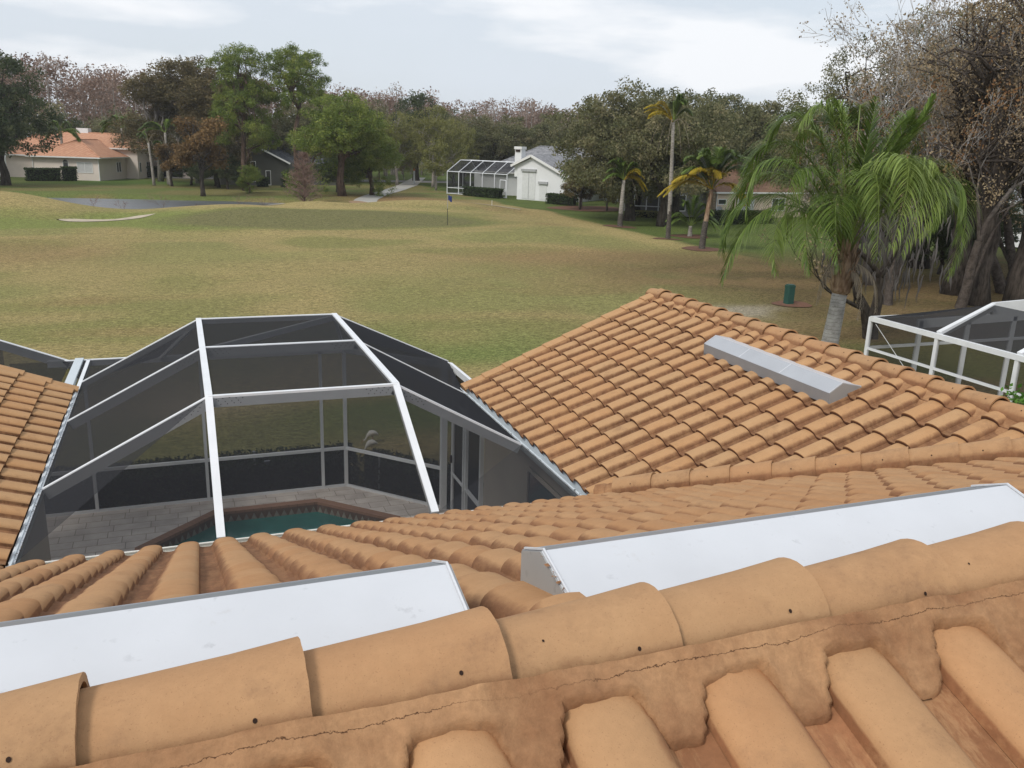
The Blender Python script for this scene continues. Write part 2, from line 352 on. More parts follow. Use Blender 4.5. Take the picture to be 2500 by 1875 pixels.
def m_ground():
    t = NT('turf'); a = t.attr().outputs['Color']
    n1 = t.noise(14, 5, .7); n2 = t.noise(4.2, 7, .75, stretch=(1, 1.9, 1)); n3 = t.noise(.8, 5, .6, stretch=(1, 2.2, 1)); n4 = t.noise(60, 2, .5)
    c = t.mix(1., a, t.ramp(n1, [(.30, .55), (.5, 1.3), (.72, 2.1)]), 'MULTIPLY')
    c = t.mix(1., c, t.ramp(n2, [(.34, .50), (.5, .98), (.66, 1.42)]), 'MULTIPLY')
    c = t.mix(t.ramp(n3, [(.5, 0.), (.72, .45)]), c, t.mix(.5, a, (.13, .15, .035)))
    c = t.mix(t.ramp(n4, [(.62, 0.), (.7, .5)]), c, (.42, .33, .16))
    return t.surf(c, .95, 0, t.bump(t.math('ADD', n1, n2), .5, .06), .08)
M_GROUND = m_ground()
g_ = bpy.data.objects.new('ground', quads_mesh('ground', V, FQ, M_GROUND, grass_colour(X, Y).reshape(-1, 3))); COL.objects.link(g_); tag(g_, kind='structure')
def hz(x, y): return float(height(np.array([x]), np.array([y]))[0])
def drape(name, pts, mt, off=.02, step=.4, kind='structure', soft=0.):
    """a sheet laid over the terrain inside a polygon"""
    P = np.array(pts); x0, y0 = P.min(0); x1, y1 = P.max(0)
    bm = bmesh.new(); vs = [bm.verts.new((p[0], p[1], 0)) for p in pts]; bm.faces.new(vs)
    for axis_, a0, a1 in ((0, x0, x1), (1, y0, y1)):
        k = a0+step
        while k < a1:
            co = (k, 0, 0) if axis_ == 0 else (0, k, 0); no = (1, 0, 0) if axis_ == 0 else (0, 1, 0)
            bmesh.ops.bisect_plane(bm, geom=bm.verts[:]+bm.edges[:]+bm.faces[:], plane_co=co, plane_no=no); k += step
    for v in bm.verts: v.co.z = hz(v.co.x, v.co.y) + off
    bmesh.ops.triangulate(bm, faces=bm.faces[:]); bmesh.ops.recalc_face_normals(bm, faces=bm.faces[:])
    me = bpy.data.meshes.new(name); bm.to_mesh(me); bm.free(); me.materials.append(mt); me.shade_smooth()
    o = bpy.data.objects.new(name, me); COL.objects.link(o); tag(o, kind=kind); return o
def blob(cx, cy, rx, ry, n=40, seed=1, rough=.15, a=0.):
    r = random.Random(seed); ph = [r.uniform(0, 6.28) for _ in range(3)]; out = []
    for i in range(n):
        t = 2*PI*i/n; k = 1+rough*(math.sin(2*t+ph[0])+.6*math.sin(3*t+ph[1])+.4*math.sin(5*t+ph[2])); u, v = rx*k*math.cos(t), ry*k*math.sin(t)
        out.append((cx+u*math.cos(a)-v*math.sin(a), cy+u*math.sin(a)+v*math.cos(a)))
    return out
M_SAND = m_plain('bunker_sand', (.47, .40, .30), .95, 0, .2, 1.5, .4, 20)
M_MULCH = m_plain('bark_mulch', (.16, .08, .05), .95, 0, .35, 9, .8, 25)
M_CONC = m_plain('path_concrete', (.40, .385, .35), .9, 0, .15, .6, .3, 20)
M_ASPH = m_plain('road_asphalt', (.20, .195, .19), .9, 0, .15, .5, .3, 20)
drape('sand_bunker', [(-7.9,66.7),(-7.0,65.9),(-5.3,65.5),(-3.6,65.9),(-2.5,66.7),(-1.6,68.2),(-2.8,68.3),(-4.2,67.8),(-5.6,67.6),(-6.8,67.3)], M_SAND, .03)
drape('sand_bunker', blob(5.4, 73.6, 2.1, 1.1, 30, 4), M_SAND, .04)
path = [(13.6,80.6),(15.0,84.6),(17.2,92),(20.4,101),(24.2,110.2),(29.0,123),(37.9,149.3),(40.3,150.0),(31.8,123),(26.9,110.6),(22.8,101),(19.6,92),(17.7,85),(16.9,81.8),(15.4,80.4)]
drape('path', path, M_CONC, .04, 1.0)
drape('road', [(-60,133.5),(100,130.8),(100,137.5),(-60,140)], M_ASPH, .03, 4.0)
drape('kerb', [(-60,132.7),(100,130.0),(100,130.75),(-60,133.45)], M_CONC, .10, 4.0)
drape('mulch_patch', blob(17.7, 86.5, 1.4, 3.4, 30, 9, .2, .2), m_plain('dry_soil', (.33, .22, .13), .95, 0, .3, 3), .05)
mc = m_plain('dry_ridge_soil', (.36, .30, .20), .95, 0, .3, 3)
drape('dry_soil_strip', [(22.6,75.9),(24.5,76.6),(27.0,76.0),(29.0,74.6),(28.6,74.1),(26.6,75.3),(24.5,75.9)], mc, .03)
for k, (px, py, r) in enumerate([(33.1,63.2,1.5),(32.3,54.2,1.1),(31.4,48.3,1.5),(36.1,57.5,1.7),(23.5,29.2,.85),(40.5,84.5,4.0)]):
    drape('mulch_bed', blob(px, py, r, r*.8, 24, k+20, .1), M_MULCH, .03)
# water
tw = NT('pond_water'); nb = tw.noise(.9, 4, .6, stretch=(.6, 2.2, 1))
M_POND = tw.surf((.11, .115, .125), .30, 0, tw.bump(nb, .7, .3), .8)
b = MB(); b.poly([(-90,70,POND_Z),(14,70,POND_Z),(14,104,POND_Z),(-90,104,POND_Z)]); tag(b.build('pond_water', M_POND), kind='structure')

# ================================================================== roof builders
TW, TE = .298, .345                          # tile width, exposed course length
PROF = [(0,.004),(.003,.024),(.006,.038),(.013,.048),(.026,.056),(.045,.062),(.07,.0645),(.10,.0635),(.125,.059),(.145,.050),(.158,.040),(.167,.029),(.172,.018),(.174,.010),(.182,.006),(.21,.001),(.25,0),(.28,.002),(.298,.008)]
PROF = [((u*1.13 if u <= .182 else u), h) for u, h in PROF]
PROF = [(u, h) for i_, (u, h) in enumerate(PROF) if i_ == 0 or u > PROF[i_-1][0]]
def prof_at(u):
    u = u % TW
    for (a, h), (b_, k) in zip(PROF, PROF[1:]):
        if a <= u <= b_: return h + (k-h)*(u-a)/(b_-a)
    return 0
def tile_slope(name, P0, U, Vv, ncol, rows, mt, parent, cuts=(), seed=1, lip=.030):
    """S-tile courses. rows = list of (v0, v1). cuts = planes (co, no) whose positive side is removed"""
    r = random.Random(seed); P0 = Vector(P0); U = Vector(U).normalized(); Vv = Vector(Vv).normalized(); Nn = U.cross(Vv).normalized()
    if Nn.z < 0: Nn.negate()
    b = MB(); n = len(PROF)
    for (v0, v1) in rows:
        for i in range(ncol):
            u0 = i*TW; dn = r.uniform(-.003, .005); dv = r.uniform(-.010, .010); tl = r.uniform(-.006, .006); tint = r.random()
            vs = []; td = []
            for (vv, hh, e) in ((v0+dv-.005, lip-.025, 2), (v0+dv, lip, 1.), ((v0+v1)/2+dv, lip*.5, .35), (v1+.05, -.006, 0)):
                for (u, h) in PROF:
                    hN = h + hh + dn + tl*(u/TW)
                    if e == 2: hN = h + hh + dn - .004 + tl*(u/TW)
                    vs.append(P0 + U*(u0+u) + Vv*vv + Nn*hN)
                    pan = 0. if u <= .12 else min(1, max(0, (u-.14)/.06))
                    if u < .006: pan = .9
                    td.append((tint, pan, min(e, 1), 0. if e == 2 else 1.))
            fs = []
            for k in range(3):
                for j in range(n-1): fs.append((k*n+j, k*n+j+1, (k+1)*n+j+1, (k+1)*n+j))
            b.add(vs, fs, td)
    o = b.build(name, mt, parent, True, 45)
    if cuts:
        bm = bmesh.new(); bm.from_mesh(o.data)
        for co, no in cuts: bmesh.ops.bisect_plane(bm, geom=bm.verts[:]+bm.edges[:]+bm.faces[:], plane_co=co, plane_no=no, clear_outer=True)
        bm.to_mesh(o.data); bm.free()
    return o
WX_ = 1.0
def ridge_tile(name, p, d, up, ln, r0, r1, mt, parent, seed, lift=.016, hole=None):
    """barrel cap tile, large end lapping over the next"""
    r = random.Random(seed); d = Vector(d).normalized(); up = Vector(up); up = (up-d*up.dot(d)).normalized(); sd_ = d.cross(up)
    p = Vector(p); b = MB(); nA = 22; rings = [(0., r0, 0), (ln*.25, r0+(r1-r0)*.2, .1), (ln*.7, r0+(r1-r0)*.6, .3), (ln*.93, r1, .8), (ln, r1+.002, 1)]
    tint = r.random(); rows_ = []
    sag = r.uniform(-.002, .003); yaw = r.uniform(-.012, .012)
    def ring(s, rad, e, inner):
        out = []
        for k in range(nA):
            t = math.radians(-14 + 208*k/(nA-1)); rr = rad - (.017 if inner else 0); cz = math.sin(t)*rr*.92
            q = p + d*(s + (math.sin(k*2.3+seed)*.0006 if e == 1 else 0)) + sd_*(math.cos(t)*rr*WX_ + yaw*(s-ln/2)) + up*(cz + lift*s/ln + sag)
            out.append((q, (tint, float(np.interp(min(t, PI-t), [-.3, .25, .5, 1.0], [1., .95, .35, 0.])), e*.6, 1)))
        return out
    allr = [ring(*q, False) for q in rings] + [ring(ln, r1+.002, 1, True), ring(ln*.7, r1, 1, True), ring(ln*.2, r0+.004, 1, True)]
    vs = [v for R in allr for v, _ in R]; td = [c for R in allr for _, c in R]; fs = []
    for i in range(len(allr)-1):
        for k in range(nA-1): fs.append((i*nA+k, i*nA+k+1, (i+1)*nA+k+1, (i+1)*nA+k))
    b.add(vs, fs, td); o = b.build(name, mt, parent, True, 50)
    if hole:
        for s, t, hr in hole:
            rad = r0+(r1-r0)*s/ln + .0012; t = math.radians(t); c = p+d*s+sd_*math.cos(t)*rad*WX_+up*(math.sin(t)*rad*.92+lift*s/ln+sag); nn = (sd_*math.cos(t)+up*math.sin(t)).normalized(); tt = nn.cross(d)
            h = MB(); h.poly([c + (d*math.cos(a)*hr + tt*math.sin(a)*hr*1.15) for a in [2*PI*k/12 for k in range(12)]])
            hb = h.build('nail_hole', M_HOLE, None); hb.parent = o
            hb.location = (0, 0, 0)
    return o
def mortar(name, P0, A, D, Nn, ln, s0, s1, h0, parent, ubase, sgn, seed, dx=.02, ds=.02, amp=1.):
    """mortar bedding under a cap: A along, D down-slope, N normal. ubase: phase of the humps"""
    A = Vector(A).normalized(); D = Vector(D).normalized(); Nn = Vector(Nn).normalized(); P0 = Vector(P0)
    nx = int(ln/dx)+1; ns = int((s1-s0)/ds)+1; xs = np.arange(nx)*dx; ss = s0+np.arange(ns)*ds; XX, SS = np.meshgrid(xs, ss)
    lobe = .5+.5*np.cos((XX*sgn+ubase-.235)/TW*2*PI)          # 1 in pan centre
    lobe = sm(lobe, .42, .88)
    reach = s0 + (s1-s0)*(.32 + .60*lobe + .16*(vnoise(XX, SS, seed, .10)-.5)) + .006*(vnoise(XX, SS*0, seed+4, .02)-.5)
    h = h0 - .34*(SS-s0)*(h0/.085) + amp*(.012*(vnoise(XX, SS, seed+1, .09)-.5) + .006*(vnoise(XX, SS, seed+2, .03)-.5)) + .014*(1-lobe)*np.clip((SS-s0)/.08, 0, 1)
    h = h - .17*sm((SS-reach)/.036, 0, 1)
    P = np.array(P0)[None, None] + XX[..., None]*np.array(A) + SS[..., None]*np.array(D) + h[..., None]*np.array(Nn)
    I = np.arange(nx*ns).reshape(ns, nx); F = np.stack([I[:-1,:-1], I[:-1,1:], I[1:,1:], I[1:,:-1]], -1).reshape(-1, 4)
    cc = np.zeros((nx*ns, 3)); cc[:, 1] = (SS-s0).ravel()
    me = quads_mesh(name, P.reshape(-1, 3), F, M_MORTAR, cc); o = bpy.data.objects.new(name, me); put(o, parent); return o

# ================================================================== our house
S_ = .4167; CS = 1/math.sqrt(1+S_*S_); SN = S_*CS
EZ = 2.57                                   # tile plane height at the eaves
RY, RZ = 1.44, EZ + S_*(7.35-1.44)          # main ridge
house = empty('tile_roof_house', (3.0, 1.5, 0), 'L-shaped foreground house with clay barrel tile roof and metal vents', 'house')
WX = 6.85; WZ = EZ + S_*(WX-3.78)           # wing ridge
main_rows = [(j*TE, (j+1)*TE) for j in range(18)] + [(18*TE, 6.34)]
tile_slope('roof_slope', (6.834, 7.35, EZ), (-1,0,0), (0,-CS,SN), 40, main_rows, M_TILED, house, [((3.78,7.35,0),(1,1,0))], 3)
tile_slope('roof_slope', (6.834+TW*18, 7.35, EZ), (-1,0,0), (0,-CS,SN), 18, main_rows, M_TILED, house, [((WX,4.3,0),(-1,1,0))], 4)
def clear_under(o, y1, xr):
    bm = bmesh.new(); bm.from_mesh(o.data); bmesh.ops.bisect_plane(bm, geom=bm.verts[:]+bm.edges[:]+bm.faces[:], plane_co=(0, y1, 0), plane_no=(0, 1, 0))
    kill = [f for f in bm.faces if f.calc_center_median().y < y1 and any(a < f.calc_center_median().x < b_ for a, b_ in xr)]
    bmesh.ops.delete(bm, geom=kill, context='FACES'); bm.to_mesh(o.data); bm.free()
clear_under([c for c in bpy.data.objects if c.name.startswith('roof_slope')][0], 1.96, ((-1.11, .556), (.822, 2.42)))
# near slope
ncol = 34; x0n = .010-TW*12
near_rows = [(6.34-.60-.345*k, (6.34-.60-.345*k)+(.43 if k == 0 else .345)) for k in range(0, 9)]
NP0 = Vector((x0n, RY, RZ)) + Vector((0, -CS, -SN))*6.34
tile_slope('roof_slope', NP0, (1,0,0), (0,CS,SN), ncol, near_rows, M_TILEN, house, (), 5)
# wing slopes
wing_rows = [(j*TE, (j+1)*TE) for j in range(9)] + [(9*TE, 3.33)]
tile_slope('roof_slope', (3.78, 11.74, EZ), (0,-1,0), (CS,0,SN), 32, wing_rows, M_TILE, house, [((3.78,7.35,0),(-1,-1,0)), ((WX,4.3,0),(0,-1,0))], 6)
tile_slope('roof_slope', (2*WX-3.78, 11.74-TW*32, EZ), (0,1,0), (-CS,0,SN), 32, wing_rows, M_TILE, house, [((WX,4.3,0),(1,-1,0))], 7)
# left wing: climbs to the left of the courtyard
tile_slope('roof_slope', (-1.53, 12.87-TW*29, EZ), (0,1,0), (-CS,0,SN), 29, [(j*TE, (j+1)*TE) for j in range(11)], M_TILE, house, [((-1.53,7.35,0),(1,-1,0))], 8)
# decking under the tiles
b = MB()
e = .012
def deckpoly(pts): b.prism([(x, y, z-e) for x, y, z in pts], (0, 0, -.10))
deckpoly([(-6,7.33,EZ),(3.78,7.33,EZ),(WX,4.3,WZ),(WX,RY,RZ),(-6,RY,RZ)])
deckpoly([(WX,4.3,WZ),(12.1,-.95+2,WZ+0),(12.1,RY,RZ),(WX,RY,RZ)]) if False else None
deckpoly([(-6,RY,RZ),(12.1,RY,RZ),(12.1,RY-6,RZ-6*S_),(-6,RY-6,RZ-6*S_)])
deckpoly([(3.80,7.35,EZ),(3.80,11.7,EZ),(WX,11.7,WZ),(WX,4.3,WZ)])
deckpoly([(WX,4.3,WZ),(WX,11.7,WZ),(2*WX-3.80,11.7,EZ),(2*WX-3.80,7.35,EZ)])
deckpoly([(WX,4.3,WZ),(2*WX-3.78,7.33,EZ),(12.1,7.33,EZ),(12.1,RY,RZ),(WX,RY,RZ)])
deckpoly([(-1.55,7.35,EZ),(-5.0,3.9,EZ+S_*3.45),(-5.4,12.85,EZ+S_*3.85),(-1.55,12.85,EZ)])
b.build('roof_deck', m_plain('roof_underlay', (.10, .055, .03), .95), house)
# main ridge caps
xs0 = .135-.372*4-.42+.02
for k in range(24):
    p = (xs0+.372*k, RY+.010, RZ-.030)
    holes = [(.33, 40 if k % 2 else 33, .0040)] + ([(.14, 62, .0026)] if k % 3 == 0 else [])
    ridge_tile('ridge_tile', p, (1,0,0), (0,0,1), .425, .114, .129, M_RIDGE, house, k+1, .022, holes)
mortar('mortar_bed', (-2.6, RY, RZ), (1,0,0), (0,-CS,-SN), (0,-SN,CS), 9.0, .088, .272, .092, house, -2.6-x0n, 1, 31, .01, .008)
for xa, ln_ in ((-3.4, 2.26), (.572, .234), (2.44, 4.6)): mortar('mortar_bed', (xa, RY, RZ), (1,0,0), (0,CS,-SN), (0,SN,CS), ln_, .10, .26, .07, house, 6.834-xa, -1, 41, .026, .02)
# wing ridge caps, laid from the gable end
for k in range(21):
    ridge_tile('ridge_tile', (WX, 11.86-.372*k, WZ+.0), (0,-1,0), (0,0,1), .42, .115, .135, M_RIDGE, house, 60+k, .02, [(.33, 48, .006)])
mortar('mortar_bed', (WX, 4.1, WZ), (0,1,0), (-CS,0,-SN), (-SN,0,CS), 7.6, .08, .34, .07, house, 11.74-4.1, -1, 51, .025, .02)
# valley caps
vd = Vector((1, -1, S_)).normalized()
for k in range(11):
    ridge_tile('ridge_tile', Vector((3.93, 7.22, EZ+.17)) + vd*.385*k, vd, (0,0,1), .41, .128, .138, M_RIDGE, house, 90+k, .012, [(.2, 38, .006)])
b = MB(); 
for k in range(44):
    c = Vector((3.80, 7.35, EZ+.055)) + vd*.1*k; r = random.Random(k); 
    b.tube([c, c+vd*.06, c+vd*.115], [.125+r.uniform(-.01,.01), .13+r.uniform(-.01,.01), .125], 10, False)
b.build('mortar_bed', M_MORTAR, house, True)
# rake tiles on the gable end of the wing and the left wing
def rake(x0, z0, y, sx, n, parent, seed):
    r = random.Random(seed)
    for k in range(n):
        s0 = k*TE-.02; s1 = s0+.40; m = MB()
        prof = [(-.17,.012),(-.165,.05),(-.13,.062),(-.02,.066),(.012,.062),(.022,.045),(.024,-.10),(.008,-.10),(.008,.03),(-.15,.03)]
        vs = []; td = []
        for s, lf in ((s0, .022), (s1, .0)):
            for (o_, h) in prof:
                vs.append((x0+sx*(s*CS-h*SN*1), y+o_+r.uniform(-.002,.002), z0+s*SN+(h+lf)*CS)); td.append((r.random()*.3+.4, .1, 1 if s == s0 else 0, 1))
        n_ = len(prof); fs = [(i, (i+1) % n_, n_+(i+1) % n_, n_+i) for i in range(n_)] + [tuple(range(n_))[::-1], tuple(range(n_, 2*n_))]
        m.add(vs, fs, td); m.build('rake_tile', M_TILE, parent, True, 30)
rake(3.74, EZ, 11.74, 1, 10, house, 1); rake(-1.49, EZ, 12.87, -1, 10, house, 2)
# gutters
def gutter(name, p, q, wdir, mt, parent, wd=.13, ht=.10, debris=False):
    p = Vector(p); q = Vector(q); wv = Vector(wdir); m = MB(); pr = [(0,0),(0,-ht),(wd*.75,-ht),(wd,-ht*.45),(wd,0),(wd-.018,0),(wd-.018,-.008),(wd-.006,-.01),(wd-.006,-ht*.42),(wd*.73,-ht+.006),(.006,-ht+.006),(.006,0)]
    vs = [e_+wv*a+Vector((0,0,h)) for e_ in (p, q) for a, h in pr]; n_ = len(pr)
    m.add(vs, [(i, (i+1) % n_, n_+(i+1) % n_, n_+i) for i in range(n_)] + [tuple(range(n_)), tuple(range(n_, 2*n_))]); o = m.build(name, mt, parent)
    if debris:
        r = random.Random(5); m = MB(); d = (q-p); n = int(d.length*26)
        for k in range(n):
            c = p+d*(k+r.random())/n + wv*(wd+.016+r.uniform(-.012,.02)); c.z += .006; s = r.uniform(.008,.022)
            if r.random() < .6: m.add([c+Vector((r.uniform(-s,s), r.uniform(-s,s), r.uniform(0,.008))) for _ in range(4)], [(0,1,2),(0,2,3)])
        m.build('leaf_debris', M_DEBRIS, parent)
    return o
gutter('gutter', (-1.62,7.37,EZ+.012), (3.86,7.37,EZ+.012), (0,1,0), M_GUTC, house, .12, .11)
gutter('gutter', (3.80,7.4,EZ+.035), (3.80,11.80,EZ+.035), (-1,0,0), M_GUT, house, .14, .12, True)
gutter('gutter', (-1.60,7.4,EZ+.045), (-1.60,12.9,EZ+.045), (1,0,0), M_GUT, house, .13, .12, True)
# walls (courtyard side), soffits
b = MB(); b.box((3.995,4.0,0),(4.3,11.45,EZ-.02)); b.box((-5,6.75,0),(4.12,6.9,EZ+.1)); b.box((-2.15,6.9,0),(-2.0,12.6,EZ-.03)); b.box((4.3,11.3,0),(9.45,11.45,EZ+.02))
b.box((9.3,-3,0),(9.45,11.3,EZ+.02)); b.box((-5.6,12.45,0),(-2.15,12.6,EZ+.2)); b.prism([(4.12,11.445,EZ-.02),(9.45,11.445,EZ-.02),(WX,11.445,WZ-.15)], (0,-.15,0))
b.box((-5.6,-3.6,0),(-5.4,12.45,EZ-.1)); b.box((-5.4,-3.6,0),(11.8,-3.4,EZ-.1)); b.box((11.8,-3.6,0),(12.0,7.0,EZ-.1))
b.build('wall', M_STUCCO, house)
b = MB(); b.box((3.74,7.4,EZ-.13),(3.994,11.7,EZ-.10)); b.box((-2.0,6.9,EZ-.13),(3.74,7.36,EZ-.10)); b.box((-2.0,7.36,EZ-.13),(-1.56,12.8,EZ-.10)); b.build('soffit', M_GUTC, house)
b = MB(); b.box((3.965,7.0,.08),(3.993,9.66,2.08)); sg = b.build('sliding_door', M_GLASS, house)
b = MB()
for y in (7.0, 8.3, 9.62): b.box((3.945,y,.05),(3.963,y+.05,2.1))
b.box((3.945,7.05,2.05),(3.963,9.62,2.1)); b.build('door_frame', M_STUCCO, sg)
# ---- roof vents
def vent(cross, along, a0, a1, mats, axis_, parent):
    """cross: polyline (c, z) of the hood; extruded from a0 to a1"""
    def P(a, c, z): return (a, c, z) if axis_ == 'x' else (c, a, z)
    root = None; names = ['front_face', 'hood_top', 'back_flange']
    m = MB(); 
    cs = list(cross); body = MB()
    th = .004
    o = None
    for i in range(len(cs)-1):
        m = MB(); (c0, z0), (c1, z1) = cs[i], cs[i+1]
        q = [P(a0, c0, z0), P(a1, c0, z0), P(a1, c1, z1), P(a0, c1, z1)]
        nrm = (Vector(q[1])-Vector(q[0])).cross(Vector(q[3])-Vector(q[0])).normalized()
        if nrm.z < 0: nrm.negate()
        m.prism(q, -nrm*th)
        if i == 0: o = m.build('roof_vent', mats[i], parent)
        else: m.build(names[i], mats[i], o).location = (0,0,0)
    for a, s in ((a0+.002, -1), (a1-.002, 1)):
        m = MB(); pts = [P(a, c, z-.002) for c, z in cs]; pts += [P(a, cs[-1][0], cs[-1][1]-.16), P(a, cs[0][0], cs[0][1]-.10)]
        m.prism(pts, (s*.006, 0, 0) if axis_ == 'x' else (0, s*.006, 0)); m.build('end_cap', mats[3], o).location = (0,0,0)
    # rolled hem along the ends
    for a in (a0+.006, a1-.006):
        m = MB(); m.tube([P(a, c, z+.004) for c, z in cs[1:]], .004, 5); m.build('hem', M_VENT, o).location = (0,0,0)
    return o
CX = [(1.99, 4.83), (1.992, 4.993), (1.865, 5.05), (1.55, 4.972)]
vL = vent(CX, 'x', -1.12, .566, [M_VENTG, M_VENTG, M_VENT, M_VENTE], 'x', house)
vR = vent(CX, 'x', .812, 2.43, [M_VENTG, M_VENTG, M_VENT, M_VENTE], 'x', house)
for vv in (vL, vR):
    for ch in [c for c in bpy.data.objects if c.parent == vv]: pass
CW = [(6.08, 3.59), (6.07, 3.715), (6.225, 3.812), (6.47, 3.760)]
vent(CW, 'y', 6.80, 9.12, [M_VENTG, m_metal('vent_top_aluminium', (.44, .455, .48), .35, .2), M_VENT, M_VENTE], 'y', house)
wv_ = [o for o in bpy.data.objects if o.name.startswith('roof_vent')][-1]
for y in (7.62, 8.38):
    m = MB(); m.prism([(6.071, y, 3.7155), (6.071, y+.010, 3.7155), (6.225, y+.010, 3.8125), (6.225, y, 3.8125)], (0, 0, .002)); m.build('seam', M_VENT, wv_).location = (0,0,0)
# rust on the right vent's end, seam plates of the wing vent
r = random.Random(3); m = MB()
for k in range(26):
    t = (r.random())**.6; c = Vector((.806+r.uniform(-.004,.012), 1.865+(1.62-1.865)*t, 5.052+(4.99-5.052)*t+.002)); s = r.uniform(.003,.010)
    m.add([c+Vector((r.uniform(-s,s), r.uniform(-s,s), r.uniform(0,.002))) for _ in range(5)], [(0,1,2),(0,2,3),(0,3,4)])
m.build('rust', M_RUST, vR).location = (0,0,0)
# mortar and half buried tile heads upslope of the wing vent
mm = mortar('mortar_bed', (WX-.42*CS, 6.9, WZ-.42*SN), (0,1,0), (CS,0,SN), (-SN,0,CS), 2.4, -.06, .14, .055, house, 11.74-6.9, -1, 61, .025, .02, 1.4)

# ================================================================== pool deck + pool
def m_pavers():
    t = NT('deck_pavers'); br = t.n('ShaderNodeTexBrick'); mp = t.n('ShaderNodeMapping'); mp.inputs['Rotation'].default_value = (0, 0, .0)
    t.set(mp.inputs[0], t.co); t.set(br.inputs['Vector'], mp.outputs[0]); br.inputs['Scale'].default_value = 1.0
    br.inputs['Brick Width'].default_value = .34; br.inputs['Row Height'].default_value = .23; br.inputs['Mortar Size'].default_value = .006; br.offset = .37; br.squash = 1.6; br.squash_frequency = 3
    br.inputs['Color1'].default_value = (.72, .64, .57, 1); br.inputs['Color2'].default_value = (.62, .55, .49, 1); br.inputs['Mortar'].default_value = (.36, .31, .27, 1)
    c = t.mix(1., br.outputs['Color'], t.ramp(t.noise(3, 6), [(.3, .8), (.7, 1.15)]), 'MULTIPLY')
    return t.surf(c, .85, 0, t.bump(t.noise(30, 4), .2, .01), .2)
M_PAVER = m_pavers()
PO = [(.22,14.17),(1.95,14.17),(3.1,13.05),(3.1,8.2),(-.95,8.2),(-.95,13.05)]         # outer coping
def inset(P, d):
    out = []; n = len(P)
    for i in range(n):
        a, b_, c = Vector(P[i-1]), Vector(P[i]), Vector(P[(i+1) % n]); e1 = (b_-a).normalized(); e2 = (c-b_).normalized()
        n1_, n2_ = Vector((e1.y, -e1.x)), Vector((e2.y, -e2.x)); k = (n1_+n2_).normalized(); out.append(tuple(b_ + k*d/max(.3, k.dot(n1_))))
    return out
PI_ = inset(PO, .15)
def ringmesh(m, A, B, z0, z1):
    n = len(A); m.add([(x, y, z0) for x, y in A]+[(x, y, z1) for x, y in B], [(i, (i+1) % n, n+(i+1) % n, n+i) for i in range(n)])
DK = [(-2.1,6.9),(4.12,6.9),(4.12,12.9),(3.98,13.12),(2.52,14.68),(-2.62,14.68),(-2.62,12.6),(-2.1,12.6)]
bm = bmesh.new()
def loop(pts, z):
    vs = [bm.verts.new((x, y, z)) for x, y in pts]; return [bm.edges.new((vs[i], vs[(i+1) % len(vs)])) for i in range(len(vs))]
eds = loop(DK, .03) + loop(PO, .03); bmesh.ops.triangle_fill(bm, edges=eds, use_beauty=True)
me = bpy.data.meshes.new('pool_deck'); bm.to_mesh(me); bm.free(); me.materials.append(M_PAVER); do = bpy.data.objects.new('pool_deck', me); COL.objects.link(do); tag(do, kind='structure')
pool = empty('swimming_pool', (1.07, 11.2, 0), 'teal swimming pool with brick coping and diamond tile band inside the screened patio', 'swimming pool')
m = MB(); ringmesh(m, PO, PI_, .055, .055); ringmesh(m, PO, PO, .0, .055); ringmesh(m, PI_, PI_, .055, .0)
def m_brick():
    t = NT('coping_brick'); x, y, z = t.xyz()[:3]
    wv = t.math('FRACT', t.math('MULTIPLY', t.math('ADD', x, t.math('MULTIPLY', y, 1.0)), 7.)); c = t.mix(t.ramp(wv, [(.03, 0.), (.07, 1.)]), (.14, .10, .08), t.mix(t.noise(6, 4), (.36, .20, .13), (.27, .15, .10)))
    return t.surf(c, .85)
m.build('coping', m_brick(), pool)
m = MB(); P2 = inset(PO, .17); ringmesh(m, P2, P2, .02, -.22); 
m.build('tile_band', m_plain('pool_tile_dark', (.16, .10, .075), .4, 0, .3, 8), pool)
m = MB(); P3 = inset(PO, .176)
for i in range(len(P3)):
    a, b_ = Vector((*P3[i], 0)), Vector((*P3[(i+1) % len(P3)], 0)); ln = (b_-a).length; n = max(1, int(ln/.115)); u = (b_-a)/n
    for k in range(n):
        c = a+u*(k+.5); m.poly([c+Vector((0,0,-.005)), c-u*.46+Vector((0,0,-.13)), c+u*.46+Vector((0,0,-.13))])
m.build('tile_pattern', m_plain('pool_tile_light', (.27, .25, .20), .4, 0, .3, 9), pool)
m = MB(); P4 = inset(PO, .16); ringmesh(m, P4, P4, -.2, -1.6); m.poly([(x, y, -1.6) for x, y in P4]); m.build('basin', m_plain('pool_plaster', (.10, .30, .27), .8, 0, .2, .8), pool)
tw = NT('pool_water'); nb = tw.noise(5, 4, .6); cw = tw.mix(tw.ramp(tw.noise(2.5, 3), [(.35, 0.), (.7, 1.)]), (.022, .125, .110), (.036, .175, .152))
m = MB(); m.poly([(x, y, -.115) for x, y in P4]); m.build('water', tw.surf(cw, .08, 0, tw.bump(nb, .12, .03), .5), pool)

